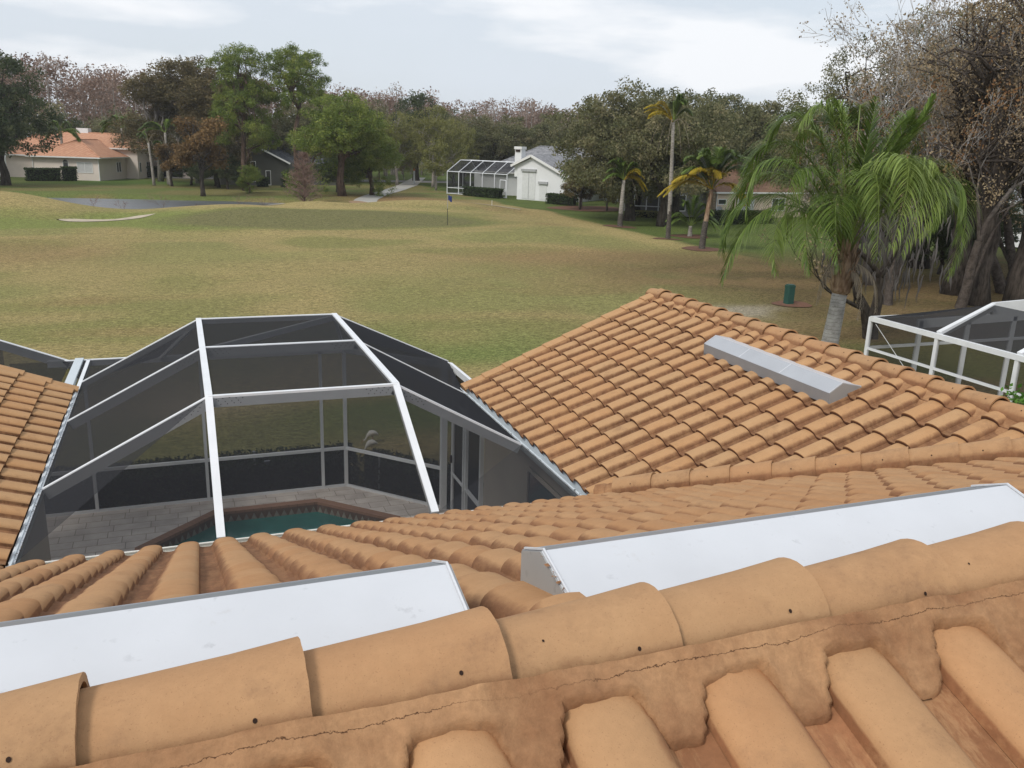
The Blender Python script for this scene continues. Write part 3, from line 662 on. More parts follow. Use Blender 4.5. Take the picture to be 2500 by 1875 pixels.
# ================================================================== pool cage
cage = empty('pool_enclosure', (1.1, 11.0, 0), 'white framed pool cage with dark insect screen and mansard roof between the two roof wings', 'pool enclosure')
TZ, EC = 3.45, 2.60; KX0, KX1 = .16, 2.13; KY = (9.15, 11.42, 13.3); XL, XR, YF, YB = -1.46, 3.66, 7.50, 14.66
def scr(pts, parent=cage, mt=M_SCREEN): m = MB(); m.poly([(x, y, z-.012) for x, y, z in pts]); return m.build('screen_panel', mt, parent)
def bar(name, p, q, wd=.05, ht=.05, parent=cage, drop=None, mt=M_WHITE, up=(0,0,1)):
    m = MB(); m.beam(p, q, wd, ht, up, ht/2 if drop is None else drop); return m.build(name, mt, parent)
for i, y in enumerate(KY):
    h = .125 if i < 2 else .08
    bar('roof_beam', (KX0,y,TZ), (KX1,y,TZ), .05, h); bar('rafter', (KX0,y,TZ), (XL,y,EC), .05, h); bar('rafter', (KX1,y,TZ), (XR if y < 12 else 3.97, y, EC), .05, h)
for x in (KX0, KX1): 
    bar('roof_rib', (x,KY[0],TZ+.008), (x,YF,EC+.008), .075, .06); bar('roof_rib', (x,KY[0],TZ+.01), (x,KY[2],TZ+.01), .075, .06)
bar('roof_rib', (KX0,KY[2],TZ), (KX0-.6,YB,EC), .05, .06); bar('roof_rib', (KX1,KY[2],TZ), (2.5,YB,EC), .05, .06)
bar('roof_rib', (KX0,KY[1],TZ-.02), (KX1,KY[2],TZ-.02), .05, .08)
bar('eave_beam', (XL-.02,YF,EC), (XL-.02,YB,EC), .05, .08); bar('eave_beam', (XL-.6,YB,EC), (2.5,YB,EC), .05, .10); bar('eave_beam', (2.5,YB,EC), (3.97,13.15,EC), .05, .10); bar('eave_beam', (3.97,13.15,EC), (3.97,11.86,EC), .05, .10)
for a, c in ((YF, KY[0]), (KY[0], KY[1]), (KY[1], KY[2])):
    if a == YF:
        scr([(XL,YF,EC),(KX0,YF,EC),(KX0,c,TZ),(XL,c,EC)][0:1]+[(KX0,YF,EC),(KX0,c,TZ),(XL,c,EC)]); scr([(KX0,YF,EC),(KX1,YF,EC),(KX1,c,TZ),(KX0,c,TZ)]); scr([(KX1,YF,EC),(XR,YF,EC),(XR,c,EC),(KX1,c,TZ)])
    else:
        xr0, xr1 = (XR if a < 12 else 3.97), (XR if c < 12 else 3.97)
        scr([(XL,a,EC),(KX0,a,TZ),(KX0,c,TZ),(XL,c,EC)]); scr([(KX0,a,TZ),(KX1,a,TZ),(KX1,c,TZ),(KX0,c,TZ)]); scr([(KX1,a,TZ),(xr0,a,EC),(xr1,c,EC),(KX1,c,TZ)])
scr([(XL,KY[2],EC),(KX0,KY[2],TZ),(KX0-.6,YB,EC),(XL-.4,YB,EC)]); scr([(KX0,KY[2],TZ),(KX1,KY[2],TZ),(2.5,YB,EC),(KX0-.6,YB,EC)]); scr([(KX1,KY[2],TZ),(3.97,KY[2],EC),(3.97,13.15,EC),(2.5,YB,EC)])
# walls
def post(x, y, z0=.03, z1=EC-.05, wx=.05, wy=.05, parent=cage, mt=M_WHITE, name='post'):
    m = MB(); m.box((x-wx/2,y-wy/2,z0),(x+wx/2,y+wy/2,z1)); return m.build(name, mt, parent)
for x in (-2.6, -1.57, .155, 2.09): post(x, YB)
post(2.5, YB, wx=.06, wy=.06); post(3.88, 13.2, wx=.10, wy=.10); post(3.97, 12.95); post(3.97, 12.22); post(3.97, 11.5, wx=.06)
for z in (.05, .76): bar('rail', (-2.6,YB,z+.02), (2.5,YB,z+.02), .045, .05); bar('rail', (2.5,YB,z+.02), (3.88,13.2,z+.02), .045, .05); bar('rail', (3.97,12.22,z+.02), (3.97,11.5,z+.02), .045, .05)
WBS = [((-2.6,YB),(2.5,YB)), ((2.5,YB),(3.88,13.2)), ((3.88,13.2),(3.97,13.1)), ((3.97,13.1),(3.97,11.5))]
for (a, c) in WBS: 
    m = MB(); m.poly([(a[0]+.02,a[1]+.035,.05),(c[0]+.02,c[1]+.035,.05),(c[0]+.02,c[1]+.035,EC-.02),(a[0]+.02,a[1]+.035,EC-.02)]); m.build('screen_panel', M_SCREENW, cage)
# screen door in the side wall
m = MB(); m.box((3.93,12.27,.06),(3.955,12.32,2.05)); m.box((3.93,12.86,.06),(3.955,12.91,2.05)); m.box((3.93,12.32,2.0),(3.955,12.86,2.05)); m.box((3.93,12.32,.06),(3.955,12.86,.16)); m.box((3.93,12.32,.76),(3.955,12.86,.80)); dr = m.build('door', M_WHITE, cage)
m = MB(); m.box((3.90,12.86,.98),(3.93,12.90,1.1)); m.build('door_handle', M_HOLE, dr).location = (0,0,0)
# bolt heads at the beam knees
m = MB(); r = random.Random(8)
for y in KY[:2]:
    for kx, sx in ((KX0, 1), (KX1, -1)):
        for side in (1, -1):
            for k in range(13):
                u = .07+.022*k; w_ = (-.035, -.062, -.09)[k % 3] + r.uniform(-.006,.006)
                if side == 1: c = Vector((kx+sx*u, y-.026, TZ+w_))
                else: c = Vector((kx-sx*u, y-.026, TZ+w_-u*(TZ-EC)/abs(kx-(XL if sx == 1 else XR))))
                m.box(c-Vector((.004,.003,.004)), c+Vector((.004,.001,.004)))
m.build('bolts', M_HOLE, cage)
# left part of the enclosure: screened slope left of the gutter
lc = empty('side_enclosure', (-2.6, 13.6, 0), 'part of a second screened enclosure, dark roof panel beyond the tiles at the left edge', 'enclosure')
A_, B_, C_, D_ = (-1.74,14.7,2.58),(-5.2,14.7,4.0),(-5.2,12.2,4.0),(-1.74,12.95,2.58)
scr([A_, B_, C_, D_], lc); bar('roof_beam', A_, B_, .05, .14, lc); bar('roof_beam', (-1.74,12.98,2.66), (-5.2,12.98,4.08), .05, .06, lc)
bar('gutter', (-1.61,12.92,2.62), (-1.61,14.70,2.62), .12, .08, lc, mt=M_GUT)
for x in (-2.6-.9, -5.2): post(x, 14.7, .0, 2.58+(-1.74-x)*.41, parent=lc)
m = MB(); m.poly([(-2.65,14.72,.05),(-5.2,14.72,.05),(-5.2,14.72,3.8),(-2.65,14.72,2.8)]); m.build('screen_panel', M_SCREENW, lc)

# ================================================================== right-hand neighbour's cage
rc = empty('pool_enclosure', (15.5, 12.0, 0), 'white framed screen enclosure behind the wing ridge at the right edge, by the tree trunks', 'pool enclosure')
bx, zt = 13.7, 2.74
ys = (14.4, 12.6, 10.8, 9.0)
for y in ys: post(bx, y, 0, zt, .06, .08, rc)
bar('eave_beam', (bx,14.4,zt+.02), (bx,8.6,zt+.02), .08, .10, rc); bar('rail', (bx,14.4,2.09), (bx,8.6,2.09), .05, .05, rc); bar('rail', (bx,14.4,.8), (bx,8.6,.8), .05, .05, rc)
for x in (15.1, 16.5, 17.9, 19.3): post(x, 14.4, 0, 2.6, .11, .06, rc)
bar('eave_beam', (bx,14.4,zt+.02), (15.12,14.4,zt+.02), .05, .05, rc); bar('eave_beam', (15.0,14.4,2.64), (20,14.4,2.74), .06, .20, rc); bar('rail', (bx,14.4,2.1), (20,14.4,2.1), .05, .06, rc)
for y in ys[1:]: bar('rafter', (bx,y,zt+.06), (15.02,y,3.32), .10, .12, rc); bar('roof_beam', (15.0,y,3.33), (20,y,3.52), .06, .24, rc)
m = MB(); m.tube([(bx,14.25,2.62),(bx,12.9,1.6)], .006, 5); m.build('brace_cable', M_WHITE, rc)
scr([(bx,14.4,zt),(bx,12.6,zt),(15.0,12.6,3.3)], rc, M_SCREENW); scr([(bx,14.4,zt),(15.0,12.6,3.3),(15.12,14.4,zt)], rc, M_SCREENW)
scr([(bx,12.6,zt),(bx,10.8,zt),(15.0,10.8,3.3),(15.0,12.6,3.3)], rc, M_SCREENW); scr([(bx,10.8,zt),(bx,9,zt),(15.0,9,3.3),(15.0,10.8,3.3)], rc, M_SCREENW)
m = MB(); m.poly([(bx,14.4,0),(bx,8.6,0),(bx,8.6,zt),(bx,14.4,zt)]); m.build('screen_panel', M_SCREENL, rc)
m = MB(); m.poly([(bx,14.4,0),(20,14.4,0),(20,14.4,2.6),(bx,14.4,zt)]); m.build('screen_panel', M_SCREENL, rc)

# ================================================================== foliage machinery
def leaf_cloud(rng, cen, crad, per, size, asp=.5, ctint=None, tv=.35, flat=1., shell=0.):
    """rhombic leaves scattered round clump centres -> V, F, tint"""
    cen = np.asarray(cen, float); n = len(cen); crad = np.broadcast_to(crad, (n,))
    o = rng.normal(size=(n, per, 3)); o /= np.linalg.norm(o, axis=2, keepdims=True)+1e-9
    rad = rng.rand(n, per, 1)**(.45 if shell == 0 else shell); o = o*rad*crad[:, None, None]; o[..., 2] *= flat
    P = (cen[:, None] + o).reshape(-1, 3); m = len(P)
    a = rng.normal(size=(m, 3)); a /= np.linalg.norm(a, axis=1, keepdims=True); b_ = rng.normal(size=(m, 3)); b_ -= a*(a*b_).sum(1, keepdims=True); b_ /= np.linalg.norm(b_, axis=1, keepdims=True)
    s = size*(.6+.8*rng.rand(m, 1)); a = a*s; b_ = b_*s*asp
    Vv = np.stack([P-a, P-b_, P+a, P+b_], 1).reshape(-1, 3); F = np.arange(4*m).reshape(-1, 4)
    ct = rng.rand(n) if ctint is None else np.asarray(ctint); t = np.clip(np.repeat(ct, per)*(1-tv) + rng.rand(m)*tv, 0, 1)
    return Vv, F, np.repeat(t, 4)
def leaf_mesh(name, parts, mt):
    Vs, Fs, Ts, b0 = [], [], [], 0
    for v, f, t in parts: Vs.append(v); Fs.append(f+b0); Ts.append(t); b0 += len(v)
    Vv = np.concatenate(Vs); T = np.concatenate(Ts); return quads_mesh(name, Vv, np.concatenate(Fs), mt, np.stack([T, T*0, T*0], 1), False)
def link_mesh(name, me, parent):
    o = bpy.data.objects.new(name, me); COL.objects.link(o); o.parent = parent; return o
def crooked(rng, p, q, n=5, j=.08):
    p = np.array(p, float); q = np.array(q, float); d = np.linalg.norm(q-p); pts = []
    for i in range(n+1):
        t = i/n; k = p*(1-t)+q*t
        if 0 < i < n: k = k + rng.normal(size=3)*j*d*.5*math.sin(PI*t) + np.array([0, 0, .10*d*math.sin(PI*t)])
        pts.append(k)
    return pts
def lobes_tree(seed, lobes, trunk_h, tr, leaf_mt, bark_mt, nclump, crad, per, size, asp=.5, fork=.45, nlimb=2, twig=.35, lean=(0, 0), tfun=None, flat=.8):
    """tree from ellipsoid lobes (x,y,z,rx,ry,rz); origin at the trunk base"""
    rng = np.random.RandomState(seed); b = MB(); top = np.array([lean[0], lean[1], trunk_h])
    tp = crooked(rng, (0, 0, -.2), top, 6, .05); b.tube(tp, [tr*(1.45 if i == 0 else 1.1-.55*i/6) for i in range(7)], 8)
    vol = np.array([l[3]*l[4]*l[5] for l in lobes])**(2/3.); vol = vol/vol.sum(); cen = []; rr = []
    for l, f in zip(lobes, vol):
        k = max(3, int(nclump*f)); d = rng.normal(size=(k, 3)); d /= np.linalg.norm(d, axis=1, keepdims=True); q = rng.rand(k, 1)**.33
        q = .55+.5*q; c = np.array(l[:3]) + d*q*np.array(l[3:6])*(1+.10*rng.normal(size=(k, 1))); cen.append(c); rr.append(np.full(k, crad)*(.7+.6*rng.rand(k)))
        for s in range(nlimb):
            st = tp[int(6*(fork + (1-fork)*rng.rand()*.8))]; e = np.array(l[:3]) + rng.normal(size=3)*np.array(l[3:6])*.25
            pp = crooked(rng, st, e, 5, .12); r0 = tr*(.45+.2*rng.rand()); b.tube(pp, [r0*(1-.75*i/5) for i in range(6)], 6, False)
            for j in range(max(2, int(k*twig/nlimb))):
                e2 = c[rng.randint(k)]; s2 = pp[rng.randint(2, 6)]; b.tube(crooked(rng, s2, e2, 3, .1), [r0*.22, r0*.16, r0*.10, .01], 4, False)
    cen = np.concatenate(cen); rr = np.concatenate(rr); ct = None if tfun is None else tfun(rng, cen)
    lv = leaf_cloud(rng, cen, rr, per, size, asp, ct, .4, flat)
    return b.mesh('trunk', bark_mt, True), leaf_mesh('crown', [lv], leaf_mt)
def bare_tree(seed, H, r0, bark_mt, depth=5, spread=.55, up=.35, nb=(2, 4), twigmin=.008, nstem=1, trunk=.22, leaf=None, leaf_mt=None, leafp=.6, per=8, lsz=.08, crad=.35, wid=1.):
    """recursive branching tree with few leaves; origin at base"""
    rng = np.random.RandomState(seed); b = MB(); tips = []
    def grow(p, d, ln, r, k):
        pts = [p]; q = p.copy(); dd = d.copy(); ns = 4 if k > 1 else 3
        for i in range(ns): dd = dd + rng.normal(size=3)*.16; dd[2] += up*.12; dd /= np.linalg.norm(dd); q = q+dd*ln/ns; pts.append(q.copy())
        r1 = max(r*.62, twigmin*.6); b.tube(pts, list(np.linspace(r, r1, ns+1)), 6 if r > .06 else (4 if r > .02 else 3), False)
        if k >= depth: tips.append(q); return
        n = rng.randint(nb[0], nb[1]+1)
        for i in range(n):
            a = rng.normal(size=3); a -= dd*a.dot(dd); a /= np.linalg.norm(a); nd = dd + a*(spread*(.6+.8*rng.rand())); nd[0] *= wid; nd[1] *= wid; nd[2] += up*.5; nd /= np.linalg.norm(nd)
            s = q if i < 2 else pts[rng.randint(1, ns)]; grow(s, nd, ln*(.62+.25*rng.rand()), max(r1*(.75 if i == 0 else .58), twigmin), k+1)
        if k >= depth-2 and rng.rand() < .6: tips.append(pts[2])
    for s in range(nstem):
        a = rng.rand()*6.28; d = np.array([math.cos(a)*.25, math.sin(a)*.25, 1.]) if nstem > 1 else np.array([0, 0, 1.]); d /= np.linalg.norm(d)
        grow(np.array([.15*math.cos(a)*(nstem > 1), .15*math.sin(a)*(nstem > 1), -.2]), d, H*trunk*(.8+.4*rng.rand()), r0, 0)
    tm = b.mesh('trunk', bark_mt, True); cm = None
    if leaf_mt:
        T = np.array(tips); T = T[rng.rand(len(T)) < leafp]; cm = leaf_mesh('crown', [leaf_cloud(rng, T, crad, per, lsz, .55)], leaf_mt)
    return tm, cm
def place(name, me2, loc, label, cat='tree', group=None, rz=0., sc=1., scz=None):
    tm, cm = me2; o = empty(name, (loc[0], loc[1], loc[2] if len(loc) > 2 else hz(loc[0], loc[1])), label, cat, group, rz)
    o.scale = (sc, sc, scz or sc)
    if tm: link_mesh('trunk', tm, o)
    if cm: link_mesh('crown', cm, o)
    return o
B_OAK = m_bark('oak_bark', (.03, .024, .02), (.10, .085, .07)); B_PINE = m_bark('pine_bark', (.06, .04, .03), (.16, .11, .085)); B_GREY = m_bark('grey_bark', (.20, .175, .155), (.40, .36, .32)); B_TWIG = m_bark('twig_bark', (.20, .125, .10), (.34, .24, .19))
L_OAK = m_leaf('oak_leaves', (0.072, 0.082, 0.035), (0.157, 0.159, 0.072), (0.284, 0.241, 0.133)); L_DARK = m_leaf('dark_leaves', (0.029, 0.047, 0.019), (0.065, 0.085, 0.035), (0.134, 0.147, 0.062))
L_PINE = m_leaf('pine_needles', (0.066, 0.108, 0.022), (0.153, 0.206, 0.039), (0.320, 0.343, 0.073)); L_OLIVE = m_leaf('olive_leaves', (0.113, 0.118, 0.031), (0.197, 0.199, 0.058), (0.304, 0.285, 0.101))
L_BROWN = m_leaf('brown_leaves', (.085, .075, .035), (.145, .120, .055), (.235, .175, .085)); L_RUST = m_leaf('rust_leaves', (.13, .065, .028), (.23, .12, .05), (.34, .21, .09)); L_CYP = m_leaf('cypress_needles', (.165, .103, .075), (.255, .168, .125), (.36, .265, .21))
L_PALE = m_leaf('pale_twigs', (0.258, 0.196, 0.162), (0.352, 0.279, 0.238), (0.465, 0.383, 0.335)); L_HEDGE = m_leaf('hedge_leaves', (.016, .030, .010), (.040, .065, .020), (.10, .14, .05)); L_BRIGHT = m_leaf('bright_leaves', (.05, .13, .015), (.10, .24, .03), (.20, .38, .08))

# ------------------------------------------------------------------ far wood (one mass)
rng = np.random.RandomState(77)
def wood(name, mt, n, xr, yr, hr, wr, per, size, flat, seed, crown=.55, hfun=None):
    rng = np.random.RandomState(seed); cen = []; cr = []; b = MB()
    for i in range(n):
        x = rng.uniform(*xr); y = rng.uniform(*yr)+.12*x; H = rng.uniform(*hr)*(hfun(x) if hfun else 1); W = rng.uniform(*wr); ct = rng.rand()
        b.tube([(x, y, 0), (x+rng.normal()*.3, y, H*.95)], [.22, .05], 4, False)
        for k in range(9):
            t = rng.rand(); z = H*(1-crown+crown*t); w_ = W*(1-.55*t); cen.append((x+rng.normal()*w_*.45, y+rng.normal()*w_*.45, z)); cr.append((W*.42*(1-.35*t), ct))
    cr = np.array(cr); v = leaf_cloud(rng, cen, cr[:, 0], per, size, .5, cr[:, 1], .45, flat)
    me = leaf_mesh(name, [v], mt); o = bpy.data.objects.new(name, me); COL.objects.link(o); tag(o, kind='stuff')
    tm = b.mesh(name, B_GREY); to = bpy.data.objects.new('wood_trunks', tm); COL.objects.link(to); to.parent = o; return o
hl = lambda x: 1.04 + .26*math.exp(-((x+45)/38.)**2) - .0010*max(0, x-40)
wo = wood('far_cypress_wood', L_CYP, 430, (-120, 190), (170, 215), (12.5, 15.5), (5.0, 8.0), 72, .25, .9, 1, .6, hl); tag(wo, 'far wood of reddish brown winter cypress trees along the skyline', 'wood')
wo = wood('pale_cypress_wood', L_PALE, 90, (-100, 190), (165, 205), (12.0, 16.0), (3, 5), 44, .18, 1.0, 2, .55, hl); tag(wo, 'scattered pale grey leafless trees mixed into the far skyline wood', 'wood')
wo = wood('understorey_wood', L_OAK, 170, (-110, 190), (150, 168), (6.5, 10), (5, 9), 60, .24, .8, 3, .8); tag(wo, 'dark green understorey belt at the foot of the far wood', 'wood')

# ------------------------------------------------------------------ trees beyond the course
def ring_lobes(rng, n, R, z0, z1, r, top=1.):
    out = []
    for i in range(n):
        a = 2*PI*i/n + rng.uniform(-.3, .3); t = rng.rand(); out.append((R*math.cos(a)*(1-.5*t), R*math.sin(a)*(1-.5*t), z0+(z1-z0)*t, r*rng.uniform(.8, 1.2), r*rng.uniform(.8, 1.2), r*rng.uniform(.6, .85)))
    out.append((0, 0, z1+top*.3, r*1.1, r*1.1, r*.8)); return out
rr_ = np.random.RandomState(5)
OAK = [lobes_tree(100+i, ring_lobes(rr_, 9, 3.9, 3.6, 7.2, 2.7), 4.0, .38, L_OAK, B_OAK, 300, .75, 105, .098, .55, .5, 1, .3) for i in range(3)]
OAKD = lobes_tree(110, ring_lobes(rr_, 8, 3.0, 4.0, 8.5, 2.5), 5.0, .35, L_DARK, B_OAK, 260, .75, 100, .11, .5, .5, 1, .3)
PINE_W = lobes_tree(120, ring_lobes(rr_, 15, 3.7, 1.5, 8.6, 2.2), 8.5, .34, L_PINE, B_PINE, 640, .62, 80, .125, .3, .35, 1, .3)
OLIVE = lobes_tree(130, ring_lobes(rr_, 9, 3.0, 3.4, 8.6, 2.1), 5.0, .24, L_OLIVE, B_GREY, 260, .7, 80, .125, .28, .3, 1, .5)
BROWN = lobes_tree(140, ring_lobes(rr_, 10, 3.0, 5.0, 12.8, 2.0), 10.0, .26, L_BROWN, B_GREY, 320, .8, 85, .115, .5, .3, 1, .5)
def pine_lobes(rng, z0, z1, R, n, r):
    out = []
    for i in range(n):
        t = i/(n-1.); a = i*2.4; rad = R*(1-.25*t)*rng.uniform(.5, 1.05); z = z0+(z1-z0)*t; s = r*rng.uniform(.75, 1.15); out.append((rad*math.cos(a), rad*math.sin(a), z, s, s, s*.62))
    out.append((0, 0, z1, r*1.1, r*1.1, r*.8)); return out
PINE_A = lobes_tree(150, pine_lobes(rr_, 5.6, 14.2, 3.0, 16, 1.5), 14.0, .27, L_PINE, B_PINE, 420, .55, 85, .125, .25, .3, 1, .3)
PINE_B = lobes_tree(151, pine_lobes(rr_, 9.8, 14.6, 3.0, 14, 1.35), 14.4, .27, L_PINE, B_PINE, 330, .55, 85, .125, .25, .6, 1, .3)
place('pine_tree', PINE_A, (7.2, 106.0), 'tall slender pine with open bright green clumps, left of the round-headed pine', rz=.4)
place('pine_tree', PINE_B, (12.9, 104.3), 'tallest pine with a bare stem and a rounded umbrella crown against the sky', rz=2.1)
place('pine_tree', PINE_W, (16.6, 96.2), 'broad bright green pine leafy to the ground left of the cart path', rz=1.2, sc=1.1, scz=1.0)
place('pine_tree', PINE_W, (20.5, 99.5), 'shorter bushy green pine beside the cart path', rz=3.0, sc=.66)
place('mixed_tree', BROWN, (2.6, 120.5), 'tall thin brown and olive tree behind the orange roofed house', rz=.3, sc=1.35, scz=1.02)
place('mixed_tree', BROWN, (-2.0, 124.0), 'slightly lower brownish tree at the left of the tall brown tree', rz=2.3, sc=1.15, scz=.88)
place('mixed_tree', BROWN, (8.6, 124.5), 'brown leafed tree half hidden behind the slender pine', rz=4.3, sc=1.1, scz=.92)
place('mixed_tree', BROWN, (5.6, 118.5), 'olive brown tree between the tall brown tree and the slender pine', rz=5.1, sc=1.1, scz=.84)
place('oak_tree', OAKD, (-17.6, 110.6), 'big dark green tree at the left edge in front of the pink house', rz=1.0, sc=1.2, scz=1.25)
place('oak_tree', OAKD, (-21.5, 108.5), 'dark green tree cut by the left border of the picture', rz=3.0, sc=1.25, scz=1.22)
RUSTL = lobes_tree(160, ring_lobes(rr_, 7, 1.9, 2.2, 4.8, 1.3), 2.6, .16, L_BROWN, B_OAK, 150, .5, 55, .13, .5, .5, 1, .4)
RUSTO = (RUSTL[0], leaf_mesh('crown', [leaf_cloud(np.random.RandomState(9), np.array([(1.7*math.cos(i*2.4)*(.3+.7*((i*37) % 10)/10), 1.7*math.sin(i*2.4)*(.3+.7*((i*37) % 10)/10), 2.4+2.8*((i*13) % 17)/17) for i in range(120)]), .55, 80, .10, .5)], m_leaf('rusty_brown_leaves', (.11, .075, .035), (.19, .12, .05), (.31, .19, .08))))
place('small_tree', (RUSTL[0], RUSTO[1]), (2.4, 96.2), 'rusty brown leafed tree with a dark trunk on the pond bank, before the yellow house', rz=0., sc=1.42)
place('small_tree', RUSTO, (-.6, 112.8), 'small rusty tree beside the slim grey palm trunks', rz=1., sc=.9)
place('small_tree', RUSTL, (4.6, 111.5), 'low brown-olive tree right of the rusty brown one', rz=1.6, sc=1.2)
place('small_tree', OAKD, (2.6, 109.5), 'low dark shrub-like tree with dense shade by the pond lawn', rz=1.6, sc=.42)
place('small_tree', OAKD, (5.4, 108.2), 'dark low tree hiding the left part of the grey house', rz=2.6, sc=.40)
place('small_tree', PINE_W, (7.4, 101.5), 'small green pine bush leaning over the lawn before the grey house', rz=2.6, sc=.28)
for k, (x, y, s, z, lab) in enumerate([(33.2,119.4,1.0,1.0,'wispy olive green tree at the end of the cart path, tallest of the wispy ones'), (29.0,123.5,.85,.92,'wispy olive green tree right behind the cart path bend'), (37.5,124.0,.85,.86,'wispy olive tree next to the screened patio of the white house')]):
    place('willow_tree', OLIVE, (x, y), lab, rz=k*1.7, sc=s, scz=z)
place('young_tree', lobes_tree(170, ring_lobes(rr_, 6, 1.3, 2.6, 5.4, 1.05), 3.4, .12, L_OLIVE, B_GREY, 110, .45, 34, .13, .35, .5, 1, .6), (31.3, 111.5), 'slim young tree with thin grey stems beside the white patio cage', rz=1)
for k, (x, y, s, lab) in enumerate([(24.5,131,1.15,'dark tree across the road left of the cart path'), (19.5,129,1.25,'dark spreading oak behind the broad pine'), (41,131,1.15,'dark oak behind the patio cage of the white house'), (46.5,127,1.2,'round dark oak behind the chimney of the white house'), (35.5,138,1.3,'oak beyond the road at the head of the cart path'), (14.5,128,1.1,'oak behind the two tall pines'), (53,120,1.2,'oak behind the grey tiled roof of the white house'), (-7.5,140,.85,'oak behind the left end of the orange roof'), (-14,142,.85,'oak behind the chimney of the orange roofed house'), (-28,128,1.2,'oak at the far left behind the orange roof'), (1.5,137,1.15,'oak behind the yellow house gable'), (64,122,1.3,'far oak left of the peach house'), (76,112,1.3,'far oak behind the peach house roof'), (88,104,1.3,'far oak at the right behind the feathery palm'), (29.5,146,1.35,'farthest oak beyond the road'), (58,134,1.35,'oak far behind the white house, right of its roof')]):
    place('oak_tree', OAK[k % 3] if k % 4 else OAKD, (x, y), lab, rz=k*1.3, sc=s, scz=s*(.84+.12*((k*7) % 5)/4))
# large oaks standing on the lawn at the right
big = [(37.4,69.8,1.18,1.16,'broad dark oak over the lawn, its trunk just right of the small palm'), (37.8,64.6,1.02,1.10,'dark oak with a thick black trunk beside the tallest palm'), (42.5,70.5,1.15,1.16,'oak crown right of the tallest palm before the peach house'), (47.5,85,1.0,1.02,'oak crown behind the grey wing of the peach house'), (41.5,76,1.1,1.18,'oak in the second row behind the small palm'), (52.5,80,1.2,1.25,'oak behind the peach house left wing'), (58.5,76,1.2,1.2,'oak behind the peach tiled roof')]
for k, (x, y, s, z, lab) in enumerate(big): place('oak_tree', OAK[(k+1) % 3], (x, y), lab, rz=k*2.1+.5, sc=s, scz=z)
place('small_tree', RUSTL, (39.2, 84.0), 'thin dark trunked small tree in the mulch bed by the white house wall', rz=2.2, sc=.72)
place('small_tree', RUSTL, (41.6, 82.5), 'multi-stemmed shrub tree between the white house and the small screen cage', rz=.2, sc=.62)
# bare conical young cypress and pond saplings
def conifer_bare(seed, H, R):
    rng = np.random.RandomState(seed); b = MB(); b.tube([(0,0,-.1),(0,0,H)], [.10, .02], 6)
    for i in range(210):
        t = rng.rand()**.8; z = .3+(H-.4)*t; a = rng.rand()*6.28; ln = R*(1-t)**.8*rng.uniform(.7, 1.05)+.1
        p = np.array([0, 0, z]); q = np.array([math.cos(a)*ln, math.sin(a)*ln, z+ln*.45]); pts = crooked(rng, p, q, 3, .06); b.tube(pts, [.035, .026, .018, .012], 3, False)
        for k in range(6):
            s = pts[rng.randint(1, 4)]; e_ = s + np.array([rng.normal()*.22, rng.normal()*.22, .22+.1*rng.rand()]); b.tube([s, e_], [.017, .012], 3, False)
    return b.mesh('trunk', B_TWIG, True), None
place('cypress_tree', conifer_bare(3, 5.4, 2.3), (11.5, 88.0), 'young leafless reddish cypress of conical shape on the pond bank')
SAP = bare_tree(41, 2.1, .022, B_TWIG, 4, .6, .3, (2, 3), .010, 1, .42)
for k, (x, y, s, lab) in enumerate([(-6.3,79.3,1.,'leafless sapling left of the middle of the pond'), (-4.0,79.6,.9,'leafless sapling at the pond, second from the left'), (-1.2,79.2,1.15,'darker leafless sapling in the middle of the near bank'), (1.3,79.8,.8,'small leafless sapling right of the dark one'), (4.6,79.6,1.1,'leafless sapling near the right end of the pond'), (7.0,80.5,1.,'rightmost leafless sapling, beside the white sand bunker')]):
    place('sapling', SAP, (x, y), lab, 'sapling', 'leafless saplings along the pond', rz=k*1.1, sc=s)
place('sapling', bare_tree(43, 3.6, .05, B_GREY, 4, .6, .25, (3, 4), .012, 1, .3, None, m_leaf('dry_pinkish_leaves', (.16,.09,.07), (.24,.15,.11), (.3,.2,.15)), .9, 8, .09, .35), (34.4, 141.5), 'small pinkish bare street tree beyond the road by the cart path', 'tree', sc=1.45)

# ------------------------------------------------------------------ the big trees at the right
def m_barebark():
    t = NT('dark_base_bark'); x, y, z = t.xyz()[:3]; n = t.noise(6, 6, .7); lo = t.mix(t.ramp(n, [(.35, 0.), (.65, 1.)]), (.045, .036, .03), (.12, .10, .085)); hi = t.mix(t.ramp(n, [(.3, 0.), (.6, 1.)]), (.22, .195, .175), (.48, .45, .42))
    return t.surf(t.mix(t.ramp(t.math('MULTIPLY', z, .12), [(.42, 0.), (1., 1.)]), lo, hi), .95, 0, t.bump(n, .6, .03), .1)  # bark blends from dark near the ground to pale grey higher up
B_BARE = m_barebark()
def tall_bare(seed, H, leafp, mt, r0=.2, dep=6, nst=2, per=9): return bare_tree(seed, H, r0, B_BARE, dep, .42, .34, (2, 3), .011, nst, .27, None, mt, leafp, per, .060, .40)
L_RUST2 = m_leaf('copper_leaves', (0.182, 0.137, 0.088), (0.286, 0.215, 0.131), (0.429, 0.338, 0.200))
BT1 = tall_bare(201, 13.0, .36, L_RUST2, .24, 7, 2, 7); BT2 = tall_bare(202, 12.0, .45, L_RUST, .24, 7, 1, 7); BT3 = tall_bare(203, 11.0, .15, L_RUST2, .22, 7, 1, 6)
NEARL = leaf = None
NOAK = [lobes_tree(210+i, ring_lobes(rr_, 9, 3.2, 4.6, 10.5, 2.2), 6.0, .42, L_OAK, B_OAK, 300, .62, 130, .058, .5, .4, 1, .6) for i in range(2)]
B_MID = m_bark('brown_grey_bark', (.032, .026, .022), (.115, .095, .08))
